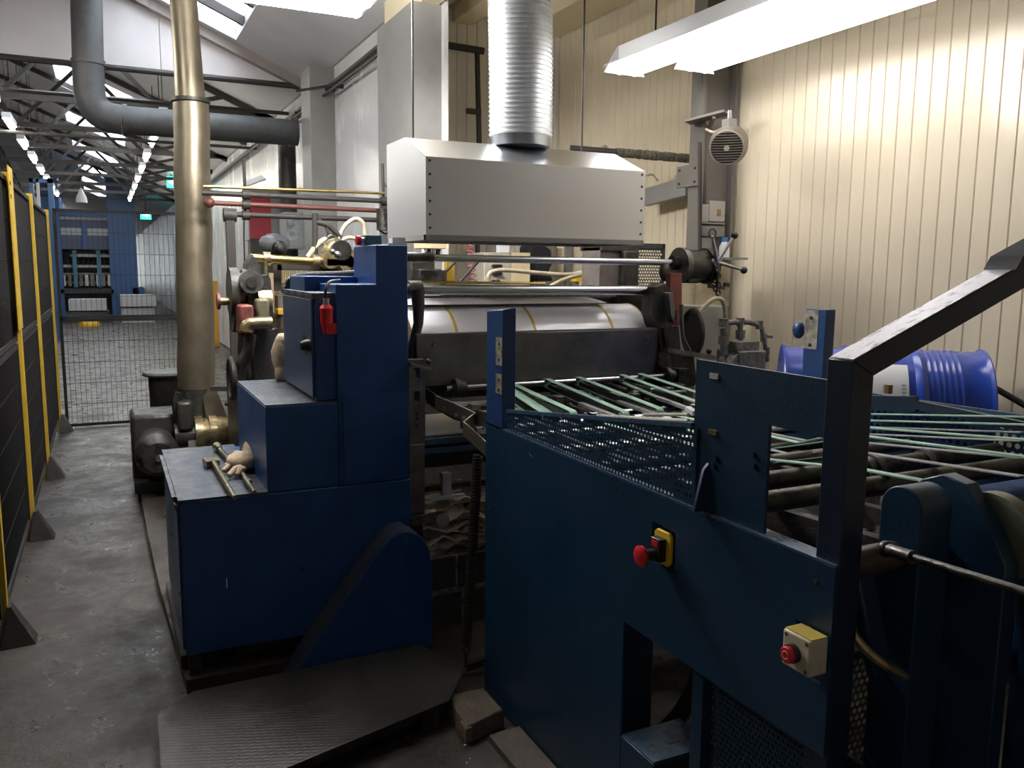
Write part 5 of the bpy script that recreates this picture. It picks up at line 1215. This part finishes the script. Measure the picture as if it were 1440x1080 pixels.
# drive shaft and belts by the press
def sh(a, b, r, mt, name='roller_shaft', n=20): return part(name, MB().cyl(a, b, r, n=n), mt, fd)
sh((1.30, 3.34, 1.085), (2.50, 3.34, 1.085), .013, shaftm, 'drive_shaft')
part('shaft_bearing', MB().lathe((1.33, 3.34, 1.085), (1.39, 3.34, 1.085), [(0, .03), (.1, .042), (.5, .042), (.6, .028), (1, .028)], 20), iron, fd)
part('shaft_bearing', MB().lathe((2.44, 3.34, 1.085), (2.50, 3.34, 1.085), [(0, .03), (.1, .042), (.5, .042), (.6, .028), (1, .028)], 20), steel, fd)
part('bearing_block', MB().box(2.50, 2.56, 3.30, 3.38, 1.03, 1.12), steel, fd)
def belt_loop(sx, sy, ex, ey, w=.030, ys=3.345, r=.021, mt=belt):
    s_ = P(sx, sy, Y=ys); X = s_.x; e = P(ex, ey, X=X); s_.z = 1.085 + .018
    e = Vector((X, e.y + .045, min(e.z + .014, 1.07))); pts = [s_, Vector((X, e.y + .0, e.z))]
    c = Vector((X, e.y, e.z - r))
    for k in range(1, 9):
        a = PI / 2 + PI * k / 8; pts.append(c + Vector((0, r * math.cos(a), r * math.sin(a))))
    pts.append(Vector((X, s_.y, 1.085 - .018)))
    for k in range(1, 6):
        a = -PI / 2 + PI * k / 6; pts.append(Vector((X, s_.y, 1.085)) + Vector((0, .0175 * math.cos(a), .0175 * math.sin(a))))
    part('belt', MB().ribbon(pts, (w, 0, 0), .0028), mt, fd, 'pale green belt', smooth=50)
    part('pulley', MB().cyl((X - w * .55, c.y, c.z), (X + w * .55, c.y, c.z), r - .003, n=20), shaftm, fd)
    part('pulley_arm', MB().bar((X - w * .2, c.y, c.z), (X - w * .2, s_.y - .03, 1.07), .012, .028), steel, fd)
for a in ((712, 541, 812, 585), (769, 536, 886, 586), (813, 533, 935, 581)): belt_loop(*a)
belt_loop(700, 548, 775, 587, .05, mt=belt)
for sx, sy, ex, ey in ((874, 530, 969, 561), (900, 528, 969, 548)):
    s_ = P(sx, sy, Y=3.345); s_.z = 1.103; e = P(ex, ey, X=s_.x); d = (e - s_).normalized(); f_ = s_ + d * .60
    part('belt', MB().ribbon([s_, f_, f_ - Vector((0, .03, .03)), f_ - Vector((0, 0, .05)), s_ - Vector((0, 0, .036))], (.030, 0, 0), .0028), belt, fd, 'pale green belt', smooth=20)
# smoother blades and dark pusher bars between the belts
for (sx, sy, ex, ey, w, mt, ml) in ((808, 568, 884, 589, .026, beltgrey, 1), (867, 565, 938, 587, .024, beltgrey, 1), (921, 560, 972, 574, .024, beltgrey, 1), (802, 551, 848, 560, .03, beltgrey, 1), (748, 560, 790, 588, .03, beltgrey, 1)):
    a = P(sx, sy, Z=1.045); b = P(ex, ey, Z=1.03)
    a.x = b.x = (a.x + b.x) / 2 if abs(a.x - b.x) < .3 else b.x
    part('blade', MB().bar(a, b, w, .012), mt, fd, 'pale grey blade'); part('blade_tip', MB().bar(b, b - Vector((0, .05, .012)), w * 1.1, .02), whitelamp, fd)
for (sx, sy, ex, ey) in ((766, 548, 843, 569), (824, 543, 880, 553), (874, 537, 958, 564), (905, 532, 962, 548)):
    a = P(sx, sy, Z=1.04); b = P(ex, ey, Z=1.03); a.x = b.x
    part('pusher_bar', MB().bar(a, b, .035, .05), iron, fd, None, .01)
for y, z, r, mt in ((3.16, 1.03, .012, steel2), (3.02, .985, .016, shaftm), (2.88, .985, .018, shaftm), (2.72, .985, .014, shaftm), (2.55, .96, .022, steel), (2.38, 1.0, .016, shaftm), (3.26, 1.02, .02, steel2)):
    sh((1.24, y, z), (2.43, y, z), r, mt)
for x in (1.5, 1.78, 2.06, 2.3): part('support_bar', MB().bar((x, 3.28, 1.0), (x, 2.3, .95), .02, .05), iron, fd)
for k in range(9):
    x = 1.32 + k * .13; y = 3.10 + .05 * (k % 3); part('clamp_block', MB().box(x, x + .04, y, y + .05, 1.0, 1.05 + .01 * (k % 2)), [steel2, shaftm, steel2][k % 3], fd, None, .004)
for (a, b) in (((905, 583), (968, 583)), ((840, 585), (968, 592)), ((838, 592), (970, 600))):
    part('feeler_rod', MB().tube([P(*a, X=1.75 if a[1] < 584 else 1.45), P(*b, X=1.75 if a[1] < 584 else 1.45)], .006, 8), mat('pale_rod', (.42, .40, .34), .4, .5) if 'pale_rod' not in bpy.data.materials else bpy.data.materials['pale_rod'], fd)
part('catch_tray', MB().box(1.26, 2.40, 2.35, 2.80, .86, .868), mat('tray_steel', (.30, .31, .32), .4, .5, (.12, .12, .12), 6, .5), fd)
# long belts over the feed table
def lb(x, a, b, w=.022, ext=0):
    p, q = P(*a, X=x), P(*b, X=x); d = (q - p).normalized(); return (p, q)
BX = ((2.33, (1215, 582), (1440, 586)), (2.20, (1215, 591), (1440, 597)), (1.99, (1215, 601), (1440, 618)), (1.82, (1215, 613), (1440, 642)), (1.64, (1213, 660), (1316, 679)))
for i, (x, a, b) in enumerate(BX):
    p, q = P(*a, X=x), P(*b, X=x); zr = q.z
    back = Vector((x, 2.62, 1.035)); d = (q - p).normalized()
    front = q + d * (.0 if i == 4 else .55)
    pts = [back, Vector((x, max(p.y + .25, 1.95), 1.052 + .0)), p, q]
    if i < 4: pts.append(Vector((x, q.y - .4, q.z + .01)))
    else:
        for k in range(1, 7):
            an = PI / 2 + PI * .55 * k / 6; pts.append(Vector((x, q.y + .12 * math.cos(an), q.z - .12 + .12 * math.sin(an))))
    part('belt', MB().ribbon(pts, (.024, 0, 0), .0035), belt, fd, 'pale green belt', smooth=60)
    low = [Vector((v.x, v.y, v.z - .045)) for v in pts[:4]]
    if i < 4: part('belt_return', MB().ribbon(low, (.024, 0, 0), .003), beltgrey, fd, smooth=60)
for (y, z, r, mt) in ((2.2, .98, .02, steel), (1.93, 1.02, .02, steel2), (1.62, 1.06, .026, steel), (1.36, 1.10, .024, steel), (1.86, .90, .02, shaftm), (1.16, 1.02, .03, mat('brown_roller', (.10, .075, .06), .45, .4))):
    sh((1.24, y, z), (2.43, y, z), r, mt)
p = P(1262, 615, Y=1.62); 
for x in (1.86, 1.90, 2.1): part('shaft_collar', MB().cyl((x, 1.62, 1.06), (x + .02, 1.62, 1.06), .034, n=20), steel2, fd)
for x, mt in ((1.52, iron), (1.74, iron), (1.92, steel), (2.16, iron)):
    part('guide_rail', MB().bar((x, 2.5, .93), (x, 1.2, .99), .03, .06), mt, fd)
part('cross_box', MB().box(1.3, 2.4, 1.42, 1.50, .80, .88), teal, fd, None, .004)
part('cross_bar', MB().box(1.26, 2.4, 1.25, 1.29, .90, .94), iron, fd); part('cross_bar', MB().box(1.26, 2.4, 1.95, 2.0, .86, .92), postblue, fd)
part('sheet_plate', MB().hexa([(1.65, 1.5, .93), (2.1, 1.5, .93), (2.1, 1.75, .94), (1.65, 1.75, .94), (1.65, 1.5, .935), (2.1, 1.5, .935), (2.1, 1.75, .945), (1.65, 1.75, .945)]), steel2, fd)
part('angle_block', MB().box(1.80, 1.92, 1.36, 1.44, .94, 1.05), steel2, fd, None, .006)
part('bent_tube', MB().tube(bez([(1.86, 1.58, 1.05), (1.84, 1.52, 1.0), (1.74, 1.44, .95), (1.66, 1.38, .92)]), .022, 12), steel, fd)
part('blue_drum_roll', MB().cyl((1.95, 1.40, .95), (2.3, 1.40, .95), .09, n=28), postblue, fd)
part('brown_wheel', MB().cyl((1.80, 1.02, 1.02), (1.86, 1.02, 1.02), .12, n=40), mat('brown_wheel_paint', (.10, .08, .075), .5), fd)
part('cross_shaft', MB().cyl((1.27, 1.18, 1.005), (1.50, 1.15, 1.03), .024, n=20), bpy.data.materials['brown_roller'], fd)
part('cross_shaft', MB().cyl((1.60, 1.06, 1.04), (1.95, 1.02, 1.05), .026, n=20), bpy.data.materials['brown_roller'], fd)
part('small_rod', MB().cyl((1.24, 1.26, .955), (1.46, 1.22, .965), .016, n=14), steel, fd); part('small_block', MB().box(1.36, 1.46, 1.22, 1.30, .96, .99), steel, fd)
# rounded arms
def rounded(yc, w, zt_, z0_, n=14):
    r = w / 2; return [(yc - r, z0_), (yc + r, z0_)] + [(yc + r * math.cos(PI * k / n), zt_ - r + r * math.sin(PI * k / n)) for k in range(n + 1)]
part('rounded_arm', MB().prism(rounded(1.150, .100, 1.168, .0), 'x', 1.44, 1.53), teal, fd, 'round-topped blue arm', .003)
part('rounded_cover', MB().prism([(1.26, 0), (1.26, 1.07), (1.245, 1.115), (1.20, 1.16), (1.15, 1.182), (1.10, 1.172), (1.04, 1.10), (1.00, 1.03), (1.00, 0)], 'x', 1.56, 1.60), teal, fd, 'large round-shouldered blue cover', .003)
part('roller_end', MB().cyl((1.605, 1.07, 1.06), (1.64, 1.07, 1.06), .095, n=40), mat('olive_roller', (.16, .17, .12), .4, .2), fd)
part('arm_link', MB().bar((1.36, 1.17, .99), (1.40, 1.14, .78), .03, .055, (1, 0, 0)), teal, fd, None, .008)
rd0, rd1 = P(1246, 772, X=1.36), P(1450, 835, X=1.30)
part('pull_rod', MB().tube([rd0, rd1], .0075, 12), shaftm if False else steel, fd); part('rod_sleeve', MB().tube([rd0, rd0.lerp(rd1, .22)], .013, 12), steel, fd); part('rod_joint', MB().ball(rd0, .017, 12), steel, fd)
part('low_panel', MB().box(1.66, 1.67, .25, 1.02, 0, .96), teal, fd); part('low_rail', MB().bar((1.64, .3, .985), (1.64, 1.02, .985), .04, .03), tealworn, fd)
part('right_post', MB().box(1.70, 1.78, .98, 1.06, 0, 1.16), teal, fd, None, .003); part('right_bracket', MB().box(1.66, 1.80, .90, 1.02, .96, 1.02), teal, fd, None, .004)
for k, (x, y) in enumerate(((1205, 830), (1215, 842), (1208, 855))): part('link_bolt', MB().cyl(P(x, y, X=1.40), P(x + 8, y, X=1.42), .012, n=10), steel, fd)
part('air_pipe', MB().tube(bez([(1.30, 1.14, .93), (1.31, 1.13, .88), (1.34, 1.10, .84), (1.40, 1.08, .80)]), .010, 8), goldbr, fd)
# lower inside: mesh screens, ledge, pillar, hose
part('foot_ledge', MB().box(1.22, 1.42, 1.66, 1.812, .0, .325), teal, fd, None, .002); part('ledge_top', MB().box(1.222, 1.418, 1.662, 1.81, .326, .330), tealworn, fd, 'scuffed ledge top')
p = P(952, 1041, Z=.33); part('ledge_slot', MB().box(p.x - .03, p.x + .03, p.y - .008, p.y + .008, .330, .3312), blk, fd)
part('pillar', MB().box(1.32, 1.42, 1.95, 2.05, 0, .95), teal, fd, None, .004)
part('hose_loop', MB().tube(bez([(1.42, 1.86, .66), (1.46, 1.80, .58), (1.47, 1.80, .45), (1.45, 1.86, .30), (1.42, 1.95, .18)]), .026, 12), iron, fd)
part('screen_post', MB().box(1.24, 1.27, 1.50, 1.54, 0, .66), teal, fd)
part('mesh_screen', MB().perf((1.26, 1.50, .02), (0, -1, 0), (0, 0, 1), .42, lambda u: .62, .014, .0045), teal, fd, 'punched lower screen', smooth=None)
part('mesh_back', MB().box(1.29, 1.30, 1.08, 1.5, .02, .64), fardark, fd)
part('inner_screen', MB().perf((1.285, 1.20, .0), (1, 0, 0), (0, 0, 1), .16, lambda u: .80, .016, .0058), steel2, fd, 'grey punched inner screen', smooth=None)
part('screen_band', MB().box(1.283, 1.445, 1.185, 1.195, .42, .50), iron, fd)
part('footplate', MB().perf((1.305, 1.10, .36), (1, 0, 0), (0, .82, .57), .13, lambda u: .30, .016, .0055), steel, fd, 'dark punched tread', smooth=None)
part('footplate_edge', MB().bar((1.305, 1.09, .355), (1.46, 1.09, .355), .015, .02), steel2, fd)
part('rear_panel', MB().box(1.24, 2.43, 2.70, 2.71, .1, .45), teal, fd)
part('base_rail', MB().box(1.55, 2.43, 1.05, 1.12, .0, .12), iron, fd)
for y in (1.2, 2.6): part('far_leg', MB().box(2.38, 2.44, y, y + .06, 0, .36), teal, fd)

# ================================================================== blue drum on a steel cradle
dc = Vector((2.93, 2.50, 0)); ax = Vector((math.cos(YAW + .24), -math.sin(YAW + .24), 0)); ax.normalize()
zr = 1.035; R = .245; hl = .395
d = thing('steel_drum', 'glossy blue steel drum lying on its side by the cream wall, white label on it', 'drum', (dc.x, dc.y, zr - R))
A_ = dc + Vector((0, 0, zr)) - ax * hl; B_ = dc + Vector((0, 0, zr)) + ax * hl
prof = [(0, R - .02), (0, R + .004), (.008, R + .008), (.018, R + .002), (.03, R - .004)]
for c_ in (.335, .665):
    prof += [(c_ - .03, R - .004), (c_ - .014, R + .006), (c_, R + .010), (c_ + .014, R + .006), (c_ + .03, R - .004)]
rbs = []
for k in range(6): rbs += [(.70 + .028 * k + .0, R - .004), (.71 + .028 * k, R - .0005), (.72 + .028 * k, R - .004)]
prof += rbs + [(.97, R - .004), (.982, R + .002), (.992, R + .008), (1, R + .004), (1, R - .02)]
part('drum_shell', MB().lathe(A_, B_, prof, 72), drumb, d)
part('drum_lid', MB().cyl(A_ - ax * .0 + ax * .012, A_ + ax * .014, R - .012, n=48), drumb, d); part('drum_base', MB().cyl(B_ - ax * .014, B_ - ax * .012, R - .012, n=48), drumb, d)
lb_ = MB(); side = (-FW).copy(); side.z = 0; side -= ax * side.dot(ax); side.normalize()
vs = []; fs = []
na, nl = 12, 2
def lab(t0, t1, a0, a1, off):
    mbx = MB(); vs = []; n = 14
    for i in range(n + 1):
        a = math.radians(a0 + (a1 - a0) * i / n); rad = (side * math.cos(a) + Vector((0, 0, 1)) * math.sin(a)) * (R + off)
        vs.append(A_ + ax * (2 * hl * t0) + rad); vs.append(A_ + ax * (2 * hl * t1) + rad)
    mbx.add(vs, [(2 * i, 2 * i + 1, 2 * i + 3, 2 * i + 2) for i in range(n)]); return mbx
part('paper_label', lab(.37, .60, 8, 52, .001), paper, d, 'white paper label')
for k in range(5): part('label_print', lab(.565, .585, 14 + k * 3.4, 16 + k * 3.4, .0016), printk, d)
part('bung', MB().cyl(B_ + Vector((0, 0, .12)), B_ + Vector((0, 0, .12)) + ax * .02, .035), drumb, d)
ck = thing('drum_cradle', 'dark steel cradle carrying the blue drum', 'stand', (dc.x, dc.y, 0))
nrm = Vector((-ax.y, ax.x, 0))
for t in (-.28, .28):
    c0 = dc + ax * t
    for s_ in (-1, 1):
        q = c0 + nrm * s_ * .2; part('leg', MB().bar(Vector((q.x, q.y, 0)), Vector((q.x, q.y, .835)), .04, .04, ax), iron, ck)
    part('cross_rail', MB().bar(c0 - nrm * .22 + Vector((0, 0, .755)), c0 + nrm * .22 + Vector((0, 0, .755)), .04, .04), iron, ck)
for s_ in (-1, 1): part('long_rail', MB().bar(dc - ax * .40 + nrm * s_ * .2 + Vector((0, 0, .845)), dc + ax * .40 + nrm * s_ * .2 + Vector((0, 0, .845)), .04, .03), iron, ck)
lvr = solo('lean_bar', 'thin dark bar leaning against the cream wall right of the drum', 'bar', MB().tube([P(1398, 545, X=3.36), P(1450, 575, X=3.42)] + [], .014, 8).tube([P(1450, 575, X=3.42), Vector((3.3, 1.2, 0.01))], .014, 8), rod)

# ================================================================== floor plates, blocks in the foreground
sp_ = thing('step_plate', 'dark chequer plate step lying in front of the blue cabinet', 'plate', (.6, 2.8, 0))
cn = [P(632, 985, Z=.085), P(330, 1110, Z=.085), P(228, 1110, Z=.085), P(222, 1005, Z=.085), P(272, 972, Z=.085), P(592, 905, Z=.085), P(650, 945, Z=.085)]
poly = [(v.x, v.y) for v in cn]
part('plate', MB().prism(poly, 'z', .076, .085), chk, sp_, smooth=None)
def insx(v, w_, k): c = Vector((.55, 2.9)); return c + (Vector(v) - c) * k
for q in ((.95, 2.62), (.35, 2.5), (.92, 3.0), (.3, 2.95)):
    part('foot', MB().box(q[0] - .03, q[0] + .03, q[1] - .03, q[1] + .03, 0, .076), iron, sp_)
part('front_angle', MB().bar(P(628, 990, Z=.055), P(345, 1106, Z=.055), .01, .045), steel, sp_)
wbk = thing('timber_block', 'short worn brown timber block by the corner of the blue conveyor machine', 'block', (1.17, 2.6, 0))
a = P(655, 985, Z=.07); 
part('block', MB().hexa([(1.02, 2.44, 0), (1.19, 2.49, 0), (1.19, 2.68, 0), (1.03, 2.68, 0), (1.03, 2.45, .065), (1.185, 2.50, .065), (1.185, 2.67, .065), (1.04, 2.67, .065)]), mat('oily_timber', (.085, .062, .045), .6, 0, (.14, .11, .08), 10, .6, .4, 40, stretch=(6, 1, 1)), wbk, bev=.006)
part('split_end', MB().box(1.02, 1.045, 2.442, 2.5, .01, .06), mat('bare_timber', (.22, .17, .12), .8, 0, (.10, .08, .06), 30, .5), wbk, 'pale splintered end', .003)
rl = solo('floor_rail', 'flat brown greasy strip along the foot of the conveyor machine', 'rail', MB().hexa([(1.10, 1.85, 0), (1.215, 1.85, 0), (1.215, 2.43, 0), (1.10, 2.43, 0), (1.10, 1.85, .025), (1.215, 1.85, .03), (1.215, 2.43, .03), (1.10, 2.43, .025)]), mat('greasy_brown', (.06, .045, .035), .5, 0, (.10, .08, .06), 8, .55, .3, 30))
random.seed(11)
fl = MB()
for k in range(40):
    x = .62 + random.random() * .4; y = 1.9 + random.random() * .55; r = .002 + random.random() * .004
    fl.add([(x - r, y - r, .0008), (x + r * 1.5, y - r * .6, .0008), (x + r, y + r, .0008), (x - r * .8, y + r * .7, .0008)], [(0, 1, 2, 3)])
o = solo('paint_flecks', 'scatter of pale paint flecks on the floor beside the chequer plate', 'flecks', fl, whitelamp, smooth=None); o['kind'] = 'stuff'
